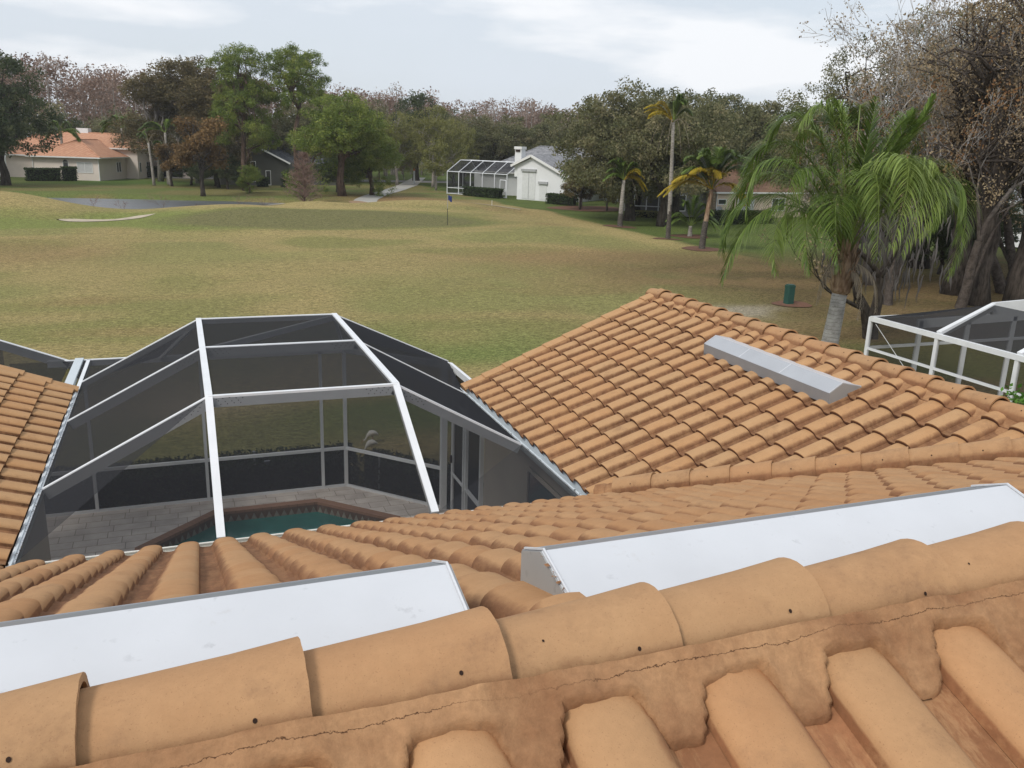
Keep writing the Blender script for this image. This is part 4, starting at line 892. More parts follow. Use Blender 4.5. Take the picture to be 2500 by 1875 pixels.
NTH = [lobes_tree(230+i, ring_lobes(rr_, 10, 3.0, 4.4, 11.0, 2.1), 6.5, .42, L_RUST2, B_MID, 230, .60, 46, .050, .5, .4, 1, .9, flat=1.) for i in range(2)]
place('oak_tree', NTH[0], (33.4, 30.2), 'brown twiggy tree with a dark flared trunk base, left of the two other dark trunks', rz=.5, sc=1.15, scz=1.05)
place('oak_tree', NTH[1], (31.8, 27.5), 'dark trunked tree behind the white screen roof, middle of the trunks', rz=1.5, sc=1.0, scz=1.18)
place('oak_tree', NTH[0], (33.8, 27.2), 'dark trunked tree at the right border behind the screen roof', rz=2.9, sc=1.05, scz=1.3)
place('oak_tree', NOAK[1], (39.0, 38.0), 'dark leafed tree deep behind the rusty trees', rz=.2, sc=1.15, scz=1.1)
place('oak_tree', NOAK[0], (33.6, 37.5), 'dark leafed tree showing at the left edge of the rusty thicket against the sky', rz=3.7, sc=.95, scz=.92)
place('oak_tree', NOAK[1], (41.0, 33.0), 'dark leafed tree at the far right behind the trunks', rz=4.4, sc=1.25, scz=1.25)
place('deciduous_tree', BT1, (31.2, 32.0), 'tall half-bare tree with pale ascending limbs and copper leaves reaching out of the picture top', rz=.3, sc=1.02)
place('deciduous_tree', BT2, (30.3, 27.0), 'half-bare tree with orange rusty leaves at the right border', rz=1.9, sc=1.05)
place('deciduous_tree', BT3, (30.6, 33.5), 'nearly bare greyish tree forming the left edge of the thicket', rz=3.1, sc=.80)
place('deciduous_tree', BT2, (27.6, 28.2), 'half-bare rusty tree right behind the feathery palm', rz=4.4, sc=.86)
place('deciduous_tree', BT1, (31.5, 33.5), 'tall copper leafed half-bare tree in the second row of the thicket', rz=5.3, sc=1.1)
place('deciduous_tree', BT3, (37.5, 27.5), 'nearly bare tree with grey limbs between the dark trunks at the right border', rz=.9, sc=1.1)
place('deciduous_tree', BT1, (36.5, 30.0), 'copper leafed tree crowding the upper right corner', rz=2.4, sc=1.12)
# moss-hung tree: two leaning stems
mt_ = bare_tree(220, 5.6, .26, B_OAK, 4, .55, .6, (2, 4), .012, 2, .40, None, L_RUST2, .5, 8, .05, .4)
mo = place('oak_tree', mt_, (22.2, 23.1), 'twin-stemmed oak hung with grey Spanish moss right of the feathery palm', rz=.9, sc=.95)
rng = np.random.RandomState(6); b = MB()
for i in range(210):
    a = rng.rand()*6.28; rad = .3+2.1*rng.rand()**.8; x, y = rad*math.cos(a), rad*math.sin(a); z = 2.4+2.4*rng.rand(); ln = rng.uniform(.3, 1.3); p = np.array([x, y, z]); pts = [p]
    for k in range(5): p = p+np.array([rng.normal()*.035, rng.normal()*.035, -ln/5]); pts.append(p)
    b.tube(pts, [.006, .028, .034, .024, .014, .004], 4, False, (rng.rand(), 0, 0, 1))
tag_moss = link_mesh('moss', b.mesh('moss', m_leaf('spanish_moss', (.075, .066, .06), (.12, .108, .10), (.17, .155, .145)), True), mo); tag_moss['kind'] = 'stuff'

# ------------------------------------------------------------------ palms
def bez(P, t):
    a, b_, c, d = [np.array(q, float) for q in P]; return a*(1-t)**3 + 3*b_*t*(1-t)**2 + 3*c*t*t*(1-t) + d*t**3
def frond(b, P, nl, ll, wd, rng, droop=.55, tint=.5, rach=.018, stiff=.5, tv=.3):
    """pinnate frond along a bezier; leaflets on both sides bending down"""
    pts = [bez(P, t) for t in np.linspace(0, 1, 13)]; b.tube(pts, list(np.linspace(rach, rach*.2, 13)), 4, False, (min(1, tint+.3), 0, 0, 1))
    for i in range(nl):
        t = .16+.84*(i+rng.rand()*.6)/nl; p = bez(P, t); d = bez(P, min(1, t+.02))-bez(P, max(0, t-.02)); d /= np.linalg.norm(d)+1e-9
        sd_ = np.cross(d, (0, 0, 1.)); sd_ = sd_/(np.linalg.norm(sd_)+1e-9) if np.linalg.norm(sd_) > .05 else np.array([1., 0, 0]); upv = np.cross(sd_, d)
        for s in (-1, 1):
            L_ = ll*(math.sin(PI*min(1, .12+.86*t))**.6)*(.8+.4*rng.rand()); v = sd_*s*(.75+.2*rng.rand()) + d*(.45+.5*t) + upv*(stiff*rng.uniform(-.3, .9)); v /= np.linalg.norm(v)
            q = p.copy(); row = []; w_ = wd*(.7+.6*rng.rand()); vv = v.copy(); nrm = np.cross(v, (0, 0, 1.)); nrm = nrm/(np.linalg.norm(nrm)+1e-9)
            for k in range(5):
                ww = w_*(.5, 1., .9, .6, .06)[k]; row += [q+nrm*ww*.5+np.array([0,0,ww*.2]), q-nrm*ww*.5+np.array([0,0,ww*.2])]; vv = vv + np.array([0, 0, -droop*(.16+.22*k)]); vv /= np.linalg.norm(vv); q = q+vv*L_/4
            tt = min(1, max(0, tint+rng.uniform(-tv, tv))); b.add(row, [(2*k, 2*k+1, 2*k+3, 2*k+2) for k in range(4)], (tt, 0, 0, 1))
Rv = np.array([math.cos(YAW), -math.sin(YAW), 0]); Fv = np.array([math.sin(YAW), math.cos(YAW), 0]); Zv = np.array([0, 0, 1.])
L_PALM = m_leaf('palm_leaflets', (0.053, 0.097, 0.017), (0.130, 0.198, 0.036), (0.260, 0.332, 0.085), .3, .45); L_YEL = m_leaf('yellow_palm_leaflets', (.20, .20, .02), (.42, .32, .03), (.55, .36, .05), .3); L_DEAD = m_leaf('dead_palm_leaflets', (.16, .13, .10), (.24, .20, .15), (.34, .29, .22), .1)
B_PALM = m_bark('palm_trunk_bark', (.20, .18, .155), (.42, .39, .35), 5, (1, 1, 4)); B_PALMD = m_bark('palm_dark_base', (.05, .045, .04), (.16, .14, .12), 6, (1, 1, 3)); B_HUSK = m_bark('palm_husk', (.17, .10, .06), (.42, .31, .22), 9, (1, 1, .3))
def m_ringbark():
    t = NT('ringed_palm_trunk'); x, y, z = t.xyz()[:3]; n = t.noise(6, 5, .6); f = t.math('FRACT', t.math('MULTIPLY_ADD', z, 11., t.math('MULTIPLY', n, 1.4)))
    c = t.mix(t.ramp(f, [(.0, 1.), (.12, 0.), (.9, 0.), (1., 1.)]), t.mix(t.ramp(n, [(.35, 0.), (.65, 1.)]), (.27, .26, .245), (.44, .43, .41)), (.20, .19, .175))
    return t.surf(c, .9, 0, t.bump(n, .5, .02), .15)
B_RING = m_ringbark()
C0 = np.array([14.6, 16.46, 3.86]); pal = empty('palm_tree', (C0[0], C0[1], 0), 'big feathery green queen palm with a ringed grey trunk just behind the wing roof', 'palm tree')
b = MB(); pt = [(C0[0]-.30, C0[1], -.1), (C0[0]-.20, C0[1], .8), (C0[0]-.10, C0[1], 1.7), (C0[0]-.03, C0[1], 2.45), (C0[0], C0[1], 2.95)]; b.tube(pt, [.27, .225, .20, .18, .17], 18); b.build('trunk', B_RING, pal, True)
rng = np.random.RandomState(12); b = MB(); b.tube([(C0[0], C0[1], 2.86), (C0[0]+.01, C0[1], 2.95), (C0[0]+.02, C0[1], 3.2), (C0[0]+.04, C0[1], 3.55), (C0[0]+.04, C0[1], 3.9)], [.17, .23, .25, .21, .13], 14)
for i in range(120):
    a = rng.rand()*6.28; z = 2.88+1.0*rng.rand(); r0 = .23-.06*abs(z-3.2); p = np.array([C0[0]+.02+math.cos(a)*r0, C0[1]+math.sin(a)*r0, z]); o_ = np.array([math.cos(a), math.sin(a), 0]); ln = rng.uniform(.15, .42)
    q = p+o_*rng.uniform(.03, .12)+Zv*ln; t_ = np.array([-math.sin(a), math.cos(a), 0])*rng.uniform(.02, .06); b.add([p-t_, p+t_, q+t_*.6, q-t_*.6, q+o_*.03+Zv*.06], [(0, 1, 2, 3), (3, 2, 4)])
b.build('husk', B_HUSK, pal)
b = MB(); k_ = .0122
def fr(tip, apex, dep=0., nl=112, ll=.86, wd=.021, droop=.62, tint=.5, stiff=.45):
    """tip and apex: metres to the right / up of the crown centre, dep: metres away from the course side"""
    P0 = C0 + Zv*(-.10) + Rv*apex[0]*.03; tp_ = C0 + Rv*tip[0] + Zv*tip[1] + Fv*dep; ap = C0 + Rv*apex[0] + Zv*apex[1] + Fv*dep*.5
    v1 = P0 + (ap-P0)*np.array([.40, .40, 1.05]); v2 = (8*ap - P0 - 3*v1 - tp_)/3.; frond(b, [P0, v1, v2, tp_], nl, ll, wd, rng, droop, tint, .024, stiff)
FL = [((-2.95,-.75),(-1.55,1.05),-.5), ((-2.75,-.30),(-1.65,1.25),.6), ((-2.45,.70),(-1.60,2.0),-.2), ((-1.85,2.3),(-1.0,2.85),.9), ((-1.55,2.75),(-.75,2.95),-.4), ((-2.2,1.4),(-1.2,2.35),1.6), ((-2.5,.2),(-1.4,1.7),1.8),
      ((-1.0,-.1),(-.75,1.35),-2.4), ((-1.45,-.25),(-1.1,1.05),-2.0), ((-.35,.15),(-.2,1.85),-2.7), ((2.25,-.45),(1.65,1.45),-.5), ((2.35,.55),(1.65,1.6),.7), ((2.3,1.2),(1.35,1.85),1.4), ((1.85,.35),(1.35,1.75),-1.6),
      ((.9,.6),(.8,2.0),-2.0), ((1.5,2.3),(.95,2.9),.6), ((.3,3.0),(.1,3.0),1.0), ((-.6,3.0),(-.35,2.9),.4), ((1.3,1.5),(.9,2.5),1.9), ((-1.9,.5),(-1.25,1.85),-1.5), ((-.9,1.9),(-.6,2.6),2.2), ((.1,1.2),(.05,2.4),2.6), ((-2.0,-.35),(-1.4,.95),-1.4)]
for f_ in FL: fr(*f_, tint=rng.uniform(.32, .66))
b.build('fronds', L_PALM, pal)
b = MB()
for f_ in [((1.5,3.55),(.8,2.2),0.), ((1.25,3.25),(.65,2.1),.3), ((.15,3.45),(.08,1.9),-.2)]: fr(*f_, 54, .60, .050, .10, .40, stiff=.2)
b.build('young_fronds', L_PALM, pal)
b = MB()
for f_ in [((.75,-1.35),(.45,-.35),-.4), ((-.7,-1.2),(-.4,-.3),-.5), ((.25,-1.5),(.25,-.5),-.6)]: fr(*f_, 40, .35, .02, 1.0, .5, stiff=.2)
b.build('dead_fronds', L_DEAD, pal)
b = MB()
for f_ in [((.35,.2),(.65,2.15),-2.2), ((.75,.55),(.95,2.1),-2.0), ((.0,.35),(.35,2.2),-2.5)]: fr(*f_, 92, .95, .032, .95, .88)
b.build('bright_fronds', L_PALM, pal)
def palm(loc, H, tr, label, R, greens, yellows, deads, lean=(0, 0), dark=.0, ll=.5, seed=1, wd=.07, name='palm_tree', trunkmt=None):
    rng = np.random.RandomState(seed); o = empty(name, (loc[0], loc[1], hz(*loc)), label, 'palm tree'); x, y = lean
    pts = [np.array([0, 0, -.1])*(1) + np.array([x, y, 0])*(t**1.4) + np.array([0, 0, H*t]) for t in np.linspace(0, 1, 7)]; b = MB(); b.tube(pts, list(np.linspace(tr*1.25, tr*.8, 7)), 10)
    me = b.mesh('trunk', trunkmt or B_PALM, True); link_mesh('trunk', me, o); top = pts[-1]
    if dark: b = MB(); pd_ = [np.array([x, y, 0])*(t**1.4) + np.array([0, 0, H*t]) for t in np.linspace(0, dark, 4)]; b.tube(pd_, list(np.linspace(tr*1.36, tr*1.12, 4)), 10, False); link_mesh('trunk_base', b.mesh('trunk_base', B_PALMD, True), o)
    for nm, fl, mt, dr in (('fronds', greens, L_PALM, .35), ('yellow_fronds', yellows, L_YEL, .4), ('dead_fronds', deads, L_DEAD, .5)):
        if not fl: continue
        b = MB()
        for (dx, dz, dep) in (fl if nm == 'dead_fronds' else fl+[(a_+rng.uniform(-.3,.3), b2+rng.uniform(-.25,.25), c_+rng.uniform(-.5,.5)) for a_, b2, c_ in fl]):
            P0 = top; tp_ = top + Rv*dx + Zv*dz + Fv*dep; mid = top + Rv*dx*.5 + Fv*dep*.5 + Zv*(max(dz, 0)*.7 + R*.42)
            frond(b, [P0, top+(mid-top)*.8, mid+(tp_-mid)*.35+Zv*R*.12, tp_], 18 if nm == 'dead_fronds' else 60, ll*(.25 if nm == 'dead_fronds' else 1.2), wd*(.5 if nm == 'dead_fronds' else .8), rng, dr, .5, .03, .3)
        link_mesh(nm, b.mesh(nm, mt), o)
    return o
palm((32.2, 54.1), 8.0, .13, 'tallest palm, thin bare stem with a small yellow and green tuft above the trees', 1.6, [(.3,1.5,0),(.9,1.2,.5),(.7,1.3,-.5),(-.1,1.2,.6),(1.2,.6,0),(.5,1.7,.2)], [(-2.0,.6,0),(-1.8,.2,-.4),(-1.9,.9,.4),(-1.4,1.0,0)], [(-1.5,-1.6,0),(-.9,-2.0,.4),(.7,-2.2,0),(1.2,-1.7,-.3),(-.4,-2.1,-.6),(1.5,-1.2,.2)], (-.35, -.1), .30, .42, 3, .06)
palm((33.1, 63.2), 3.75, .165, 'smallest palm with a pale stem, left of the tallest one', 1.5, [(-1.4,.6,0),(-1.2,1.3,.4),(-.6,1.5,-.3),(.9,1.1,.3),(-1.7,-.1,-.3),(1.3,.7,0)], [(1.6,.2,0),(1.9,-.7,0),(1.2,.5,-.5),(1.6,-.3,.6)], [(1.2,-1.6,0)], (.1, 0), .28, .5, 4, .07)
palm((31.3, 48.3), 3.85, .155, 'medium palm with drooping yellow lower fronds before the peach house', 2.2, [(-1.7,1.6,.4),(-.8,2.2,0),(.4,2.3,.4),(1.6,2.0,0),(2.3,1.2,.3),(-2.0,1.0,-.5),(1.0,2.2,-.7),(0,1.8,-1.),(-1.2,2.1,-.6),(2.0,1.6,-.7)], [(-3.0,-.5,0),(-2.6,.3,-.6),(-1.6,.9,-1.),(2.4,-.9,0),(.3,.8,-1.2)], [(.2,-1.5,-.3)], (.35, 0), .46, .66, 5, .07, trunkmt=B_HUSK)
palm((36.1, 57.5), .9, .16, 'low clumping dark green palm in a mulch bed between the palms and peach house', 2.0, [(1.9,.3,0),(-1.6,.5,0),(1.2,1.4,.5),(-.8,1.6,-.4),(.3,1.9,0),(1.8,-.3,-.6),(-1.9,-.2,.3),(1.4,.9,-.8)], [], [], (0, 0), 0, .6, 6, .06)
palm((-6.5, 131.0), 6.6, .16, 'palm with a long pale spear leaf behind the orange roof', 2.6, [(-2.6,.2,0),(2.6,.4,0),(-1.8,1.2,.8),(1.9,1.1,-.6),(2.9,-.6,.3),(-2.9,-.6,0),(.2,.9,1)], [], [(-.9,3.2,0)], (0, 0), 0, .7, 7, .10)
palm((-1.0, 116.5), 6.2, .17, 'dark drooping palm at the right end of the orange roof', 2.2, [(-3.2,.2,0),(-2.6,.8,.5),(-2.9,-.6,-.4),(1.4,.5,0),(.4,1.0,.6)], [], [], (0, 0), 0, .7, 8, .10)
palm((-13.5, 128.0), 5.6, .17, 'palm crown left of the chimney behind the orange roof', 2.2, [(-2.4,.3,0),(2.4,.2,0),(-1.4,1.3,.5),(1.3,1.2,0),(2.2,-.8,0),(-2.2,-.8,.2)], [], [(.1,-1.4,0),(-.3,-1.2,.2)], (0, 0), 0, .7, 9, .10)
palm((40.4, 86.5), 3.9, .17, 'dark palm drooping over the right corner of the white house', 2.0, [(-2.3,-.6,0),(-2.0,-1.2,.3),(-1.6,.5,0),(1.6,.2,0),(1.0,1.0,.5),(-.9,.9,-.3),(-2.4,-.1,.3)], [], [], (0, 0), 0, .6, 10, .09)
palm((57.8, 117.0), 7.4, .16, 'small palm top peeping over the trees behind the white house chimney', 2.0, [(-2.3,-.1,0),(2.3,.0,0),(-1.4,1.0,0),(1.4,1.0,0),(.2,1.5,.4),(2.0,-.9,0),(-2.0,-.9,0)], [], [], (0, 0), 0, .6, 11, .10)
for k, (x, y, H, lab) in enumerate([(-2.6,113.8,5.0,'left slim grey palm trunk with sparse withered fronds in front of the yellow house'), (-.8,114.2,4.2,'right slim grey palm trunk standing close to the yellow house')]):
    palm((x, y), H, .15, lab, 1.5, [(-1.2,.8,0)], [], [(-1.2,1.1,0),(1.1,.9,.2),(-.6,1.5,.3),(.6,-.6,0)], (-.3, 0), 0, .5, 20+k, .08)

# ------------------------------------------------------------------ hedges and shrubs
def hedge(name, p, q, wd, h, label, size=.05, dens=420, mt=L_HEDGE, seed=1, cat='hedge'):
    rng = np.random.RandomState(seed); p = np.array(p, float); q = np.array(q, float); d = q-p; ln = np.linalg.norm(d); d = d/ln; nrm = np.array([-d[1], d[0]])
    n = int(dens*ln*(h+wd)); u = rng.rand(n)*ln; v = rng.uniform(-.5, .5, n)*wd; z = rng.rand(n)*h; f = rng.rand(n); v = np.where(f < .45, np.sign(v)*wd*.5*(.92+.12*rng.rand(n)), v); z = np.where(f > .55, h*(.93+.1*rng.rand(n)), z)
    u = np.where(rng.rand(n) < .08, np.where(rng.rand(n) < .5, 0, ln), u); zb = 0 if ln < 0 else hz(*p)
    cen = np.stack([p[0]+d[0]*u+nrm[0]*v, p[1]+d[1]*u+nrm[1]*v, z+zb], 1); lv = leaf_cloud(rng, cen, .05+size*.5, 2, size, .55, None, .6)
    me = leaf_mesh(name, [lv], mt); o = bpy.data.objects.new(name, me); COL.objects.link(o); tag(o, label, cat)
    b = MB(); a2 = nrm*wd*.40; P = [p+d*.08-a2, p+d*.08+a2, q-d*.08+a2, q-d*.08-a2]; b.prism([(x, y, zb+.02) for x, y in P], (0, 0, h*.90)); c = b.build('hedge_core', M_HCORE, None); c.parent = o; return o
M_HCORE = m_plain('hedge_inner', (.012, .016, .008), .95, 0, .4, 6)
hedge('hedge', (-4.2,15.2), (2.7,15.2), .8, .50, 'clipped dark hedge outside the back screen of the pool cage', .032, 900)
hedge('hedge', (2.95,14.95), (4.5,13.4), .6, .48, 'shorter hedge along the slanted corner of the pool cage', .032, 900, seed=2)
hedge('hedge', (-16.9,120.2), (-13.3,121.2), 1.2, 1.45, 'long dark hedge left of the arched window of the pink house', .09, 150, seed=3)
hedge('hedge', (-13.1,121.3), (-11.6,121.8), 1.2, 1.65, 'round-cornered taller bush next to the arched window', .09, 150, seed=4)
hedge('hedge', (-4.6,133.0), (-1.8,133.5), 1.2, 1.5, 'dark hedge at the right rear corner of the pink house', .09, 150, seed=5)
hedge('hedge', (32.0,100.9), (34.9,96.6), 1.0, 1.0, 'dark hedge in front of the patio cage of the white house', .08, 180, seed=6)
hedge('hedge', (38.3,90.4), (40.3,87.7), 1.1, 1.05, 'clipped boxy hedge against the white wall below the small shutter', .08, 180, seed=7)
hedge('hedge', (43.4,66.4), (50.0,66.6), 1.2, 1.15, 'long dark hedge below the window of the peach house', .07, 220, seed=8)
hedge('hedge', (40.0,74.0), (43.8,71.6), .9, .55, 'low light green hedge before the small screen cage', .07, 200, L_OLIVE, 9)
hedge('hedge', (12.2,113.8), (14.2,114.2), 1.0, 1.0, 'square dark shrub by the door of the grey house', .09, 150, seed=10)
hedge('shrub', (9.2,114.5), (10.6,114.6), .9, 1.1, 'dark shrub left of the grey house door', .09, 150, seed=11, cat='shrub')
rng = np.random.RandomState(3); cc = np.array([[13.0, 10.0, 1.5]]) + rng.normal(size=(70, 3))*np.array([.42, .42, .42]); me = leaf_mesh('crown', [leaf_cloud(rng, cc, .25, 40, .045, .6)], L_BRIGHT)
sh = empty('shrub', (13.0, 10.0, 0), 'bright green shrub at the right edge beside the wing ridge', 'shrub'); o = link_mesh('crown', me, sh); o.location = (-13.0, -10.0, 0)
b = MB(); b.tube([(0, 0, 0), (.05, 0, 1.3)], [.05, .03], 6); link_mesh('stem', b.mesh('stem', B_OAK), sh)
for k, (x, y, s, lab) in enumerate([(4.4,114.5,1.2,'bush added to stand for dark shade behind the rusty tree'), (7.2,112.5,1.0,'bush added for the dark shade under the slender pine'), (1.6,116.5,1.0,'bush added for dark shade between the slim palm trunks and the rusty tree'), (17.5,104.5,1.3,'dark bush behind the broad pine trunk'), (28.5,147,1.0,'dark bush across the road left of the path'), (45.5,40.5,1.2,'dark understorey bush behind the trunks at right'), (40.5,43.0,1.1,'shady bush between the trunks and the peach house'), (47.5,35.0,1.3,'deep shade bush at the right border'), (38.0,35.5,.8,'low bush behind the flared trunk'), (44.5,28.5,1.3,'low dark bush at the far right border'), (50,44,1.5,'tall dark bush right of the peach house')]):
    place('bush', OAKD, (x, y), lab, 'bush', rz=k*1.9, sc=.42*s, scz=.34*s)  # first three bushes are added to stand in for dark shade between trunks

# ================================================================== neighbouring houses
def m_rooftile(name, c0, c1, sc=3.2):
    t = NT(name); x, y, z = t.xyz()[:3]; row = t.math('FRACT', t.math('MULTIPLY', z, 7.5)); a = t.math('MULTIPLY_ADD', x, .77, t.math('MULTIPLY', y, .64)); colw = t.math('FRACT', t.math('MULTIPLY', a, sc))
    n = t.noise(2.5, 5, .6); c = t.mix(t.ramp(n, [(.3, 0.), (.7, 1.)]), c0, c1); c = t.mix(1., c, t.ramp(row, [(0., .62), (.2, 1.), (1., 1.06)]), 'MULTIPLY'); c = t.mix(1., c, t.ramp(colw, [(0., .8), (.4, 1.06), (1., .85)]), 'MULTIPLY')
    return t.surf(c, .9, 0, t.bump(t.math('ADD', row, colw), .5, .05), .15)
M_ROR = m_rooftile('orange_roof_tile', (.46, .225, .14), (.58, .33, .21)); M_RGY = m_rooftile('grey_roof_tile', (.16, .165, .18), (.34, .34, .35)); M_RPE = m_rooftile('rose_roof_tile', (.20, .115, .08), (.29, .18, .125)); M_RSL = m_rooftile('slate_roof_tile', (.06, .065, .075), (.13, .14, .15))
W_PINK = m_plain('pinkish_stucco', (.74, .65, .58), .9, 0, .06, .8); W_WHT = m_plain('white_stucco', (.78, .79, .79), .85, 0, .05, .8); W_PEA = m_plain('peach_stucco', (.66, .53, .42), .9, 0, .06, .8); W_GRY = m_plain('grey_stucco', (.23, .225, .215), .9, 0, .08, .8); W_OLV = m_plain('olive_grey_stucco', (.10, .10, .085), .9, 0, .08, .8); W_YEL = m_plain('yellow_stucco', (.70, .60, .36), .9, 0, .06, .8)
M_TRIM = m_plain('white_trim', (.78, .78, .76), .6, 0, .05, 2); M_BLIND = m_plain('window_blind', (.55, .55, .54), .5, 0, .1, 4); M_SHUT = m_plain('rolling_shutter', (.70, .71, .70), .5, 0, .08, 4); M_SHUTB = m_plain('shutter_box', (.42, .43, .43), .6, 0, .1, 3)
class HF:
    """house frame: u along the facade, v inward, z up; origin (x,y)"""
    def __init__(s, ox, oy, ang, root): s.o = (ox, oy); s.c, s.s = math.cos(ang), math.sin(ang); s.root = root
    def P(s, u, v, z): return (s.o[0]+u*s.c-v*s.s, s.o[1]+u*s.s+v*s.c, z)
    def box(s, m, u0, u1, v0, v1, z0, z1):
        q = [s.P(u0, v0, z0), s.P(u1, v0, z0), s.P(u1, v1, z0), s.P(u0, v1, z0)]; m.prism(q, (0, 0, z1-z0))
    def wall(s, u0, u1, v0, v1, z1, mt, z0=-.1): m = MB(); s.box(m, u0, u1, v0, v1, z0, z1); return m.build('wall', mt, s.root)
    def hip(s, u0, u1, v0, v1, z0, zr, mt, ov=.45, along='u', gable=(0, 0), name='roof'):
        u0 -= ov; u1 += ov; v0 -= ov; v1 += ov; m = MB(); hw = (v1-v0)/2 if along == 'u' else (u1-u0)/2; g0, g1 = gable
        if along == 'u': R0 = (u0+(0 if g0 else hw), (v0+v1)/2); R1 = (u1-(0 if g1 else hw), (v0+v1)/2)
        else: R0 = ((u0+u1)/2, v0+(0 if g0 else hw)); R1 = ((u0+u1)/2, v1-(0 if g1 else hw))
        c = [s.P(u0, v0, z0), s.P(u1, v0, z0), s.P(u1, v1, z0), s.P(u0, v1, z0), s.P(*R0, zr), s.P(*R1, zr)]
        f = [(0,1,5,4),(1,2,5),(2,3,4,5),(3,0,4)] if along == 'u' else [(0,1,4),(1,2,5,4),(2,3,5),(3,0,4,5)]
        m.add(c, f + [(3,2,1,0)]); r_ = m.build(name, mt, s.root)
        t = MB(); zz = .12
        for i in range(4): a, b_ = Vector(c[i]), Vector(c[(i+1) % 4]); t.beam(a-Vector((0,0,.07)), b_-Vector((0,0,.07)), .10, .15)
        t.build('fascia', M_TRIM, r_).location = (0,0,0)
        cap = MB()
        for i, j in ([(0,4),(1,5),(2,5),(3,4),(4,5)] if along == 'u' else [(0,4),(1,4),(2,5),(3,5),(4,5)]): cap.tube([c[i], c[j]], .10, 6)
        cap.build('ridge_caps', mt, r_).location = (0,0,0)
        return r_
    def gable(s, u0, u1, v, z0, zr, mt):
        m = MB(); m.prism([s.P(u0, v, z0), s.P(u1, v, z0), s.P((u0+u1)/2, v, zr)], Vector(s.P(0, .15, 0))-Vector(s.P(0, 0, 0))); m.build('gable', mt, s.root)
    def window(s, u0, u1, z0, z1, v=0., side=None, mull=1, glass=None, name='window'):
        """side=None: on the facade (v). side=u value: on the wall u=side, using u0,u1 as v-range"""
        def B(m, a0, a1, c0, c1, d0, d1):
            if side is None: s.box(m, a0, a1, v-d1, v-d0, c0, c1)
            else: s.box(m, side+d0, side+d1, a0, a1, c0, c1)
        f = MB(); t = .07
        B(f, u0-t, u1+t, z0-t, z0, -.02, .05); B(f, u0-t, u1+t, z1, z1+t, -.02, .05); B(f, u0-t, u0, z0, z1, -.02, .05); B(f, u1, u1+t, z0, z1, -.02, .05)
        for k in range(mull): x = u0+(u1-u0)*(k+1)/(mull+1); B(f, x-.03, x+.03, z0, z1, -.02, .045)
        fo = f.build(name, M_TRIM, s.root); g = MB(); B(g, u0, u1, z0, z1, -.01, .015); g.build('pane', glass or M_GLASS, fo).location = (0,0,0); return fo
    def bars(s, m, pts, w_=.07): m.tube([s.P(*p) for p in pts], w_*.5, 4)
def cage_far(root, H, u0, u1, v1, zt, zr, nb, label, cat='enclosure', ridge_v=None, mt=M_SCREEN):
    H.root = root; m = MB(); bm_ = MB()
    for k in range(nb+1):
        u = u0+(u1-u0)*k/nb; H.bars(m, [(u,0,0),(u,0,zt)], .12); bm_.tube([H.P(u,0,zt), H.P(u,v1*.42,zr), H.P(u,v1*.75,zr), H.P(u,v1,zt)], .06, 4)
    for k in (0, 1, 2): H.bars(m, [(u0,v1*k/2.,0),(u0,v1*k/2.,zt)], .11)
    m.build('posts', M_WHITE, root); bm_.build('roof_beams', M_WHITE, root); m = MB()
    for z in (.06, .75, zt): H.bars(m, [(u0,0,z),(u1,0,z)], .10); H.bars(m, [(u0,0,z),(u0,v1,z)], .09)
    for v, z in ((v1*.42, zr), (v1*.75, zr)): H.bars(m, [(u0,v,z),(u1,v,z)], .10)
    m.build('rails', M_WHITE, root); m = MB(); P = H.P
    m.poly([P(u0,0,0),P(u1,0,0),P(u1,0,zt),P(u0,0,zt)]); m.poly([P(u0,0,0),P(u0,v1,0),P(u0,v1,zt),P(u0,0,zt)])
    m.poly([P(u0,0,zt),P(u1,0,zt),P(u1,v1*.42,zr),P(u0,v1*.42,zr)]); m.poly([P(u0,v1*.42,zr),P(u1,v1*.42,zr),P(u1,v1*.75,zr),P(u0,v1*.75,zr)]); m.poly([P(u0,v1*.75,zr),P(u1,v1*.75,zr),P(u1,v1,zt),P(u0,v1,zt)])
    m.build('screen_panels', mt, root)
# --- white house
wh = empty('white_house', (36, 97, 0), 'white stucco house with grey tiled roof, chimney and closed rolling shutters', 'house')
H = HF(31.5, 103.5, math.atan2(-13.5, 9), wh)
H.wall(9.2, 16.0, 0, 8, 2.75, W_WHT); H.wall(7.8, 9.2, 3.5, 8, 2.75, W_WHT); H.wall(-1, 9, 5.0, 13, 2.8, W_WHT); H.wall(9, 19, 8, 15, 2.8, W_WHT)
m = MB(); q = [H.P(9.2,0,2.74), H.P(16.0,0,2.74), H.P(15.9,0,2.80), H.P(11.25,0,4.72), H.P(9.2,0,3.86)]; m.prism(q, Vector(H.P(0,3.3,0))-Vector(H.P(0,0,0))); m.build('gable', W_WHT, wh)
m = MB(); q = [H.P(16.5,-.35,2.62), H.P(11.25,-.35,4.86), H.P(11.25,9,4.86), H.P(16.5,9,2.62)]; m.prism(q, (0,0,.12)); q = [H.P(11.25,-.35,4.86), H.P(8.5,-.35,3.66), H.P(8.5,9,3.66), H.P(11.25,9,4.86)]; m.prism(q, (0,0,.12)); m.build('roof', M_RGY, wh)
m = MB(); m.beam(H.P(16.5,-.4,2.66), H.P(11.25,-.4,4.90), .08, .26); m.beam(H.P(11.25,-.4,4.90), H.P(8.5,-.4,3.70), .08, .26); m.build('bargeboard', M_TRIM, wh)
H.hip(0.5, 19, 5.0, 15, 2.78, 5.95, M_RGY, .5, 'u')
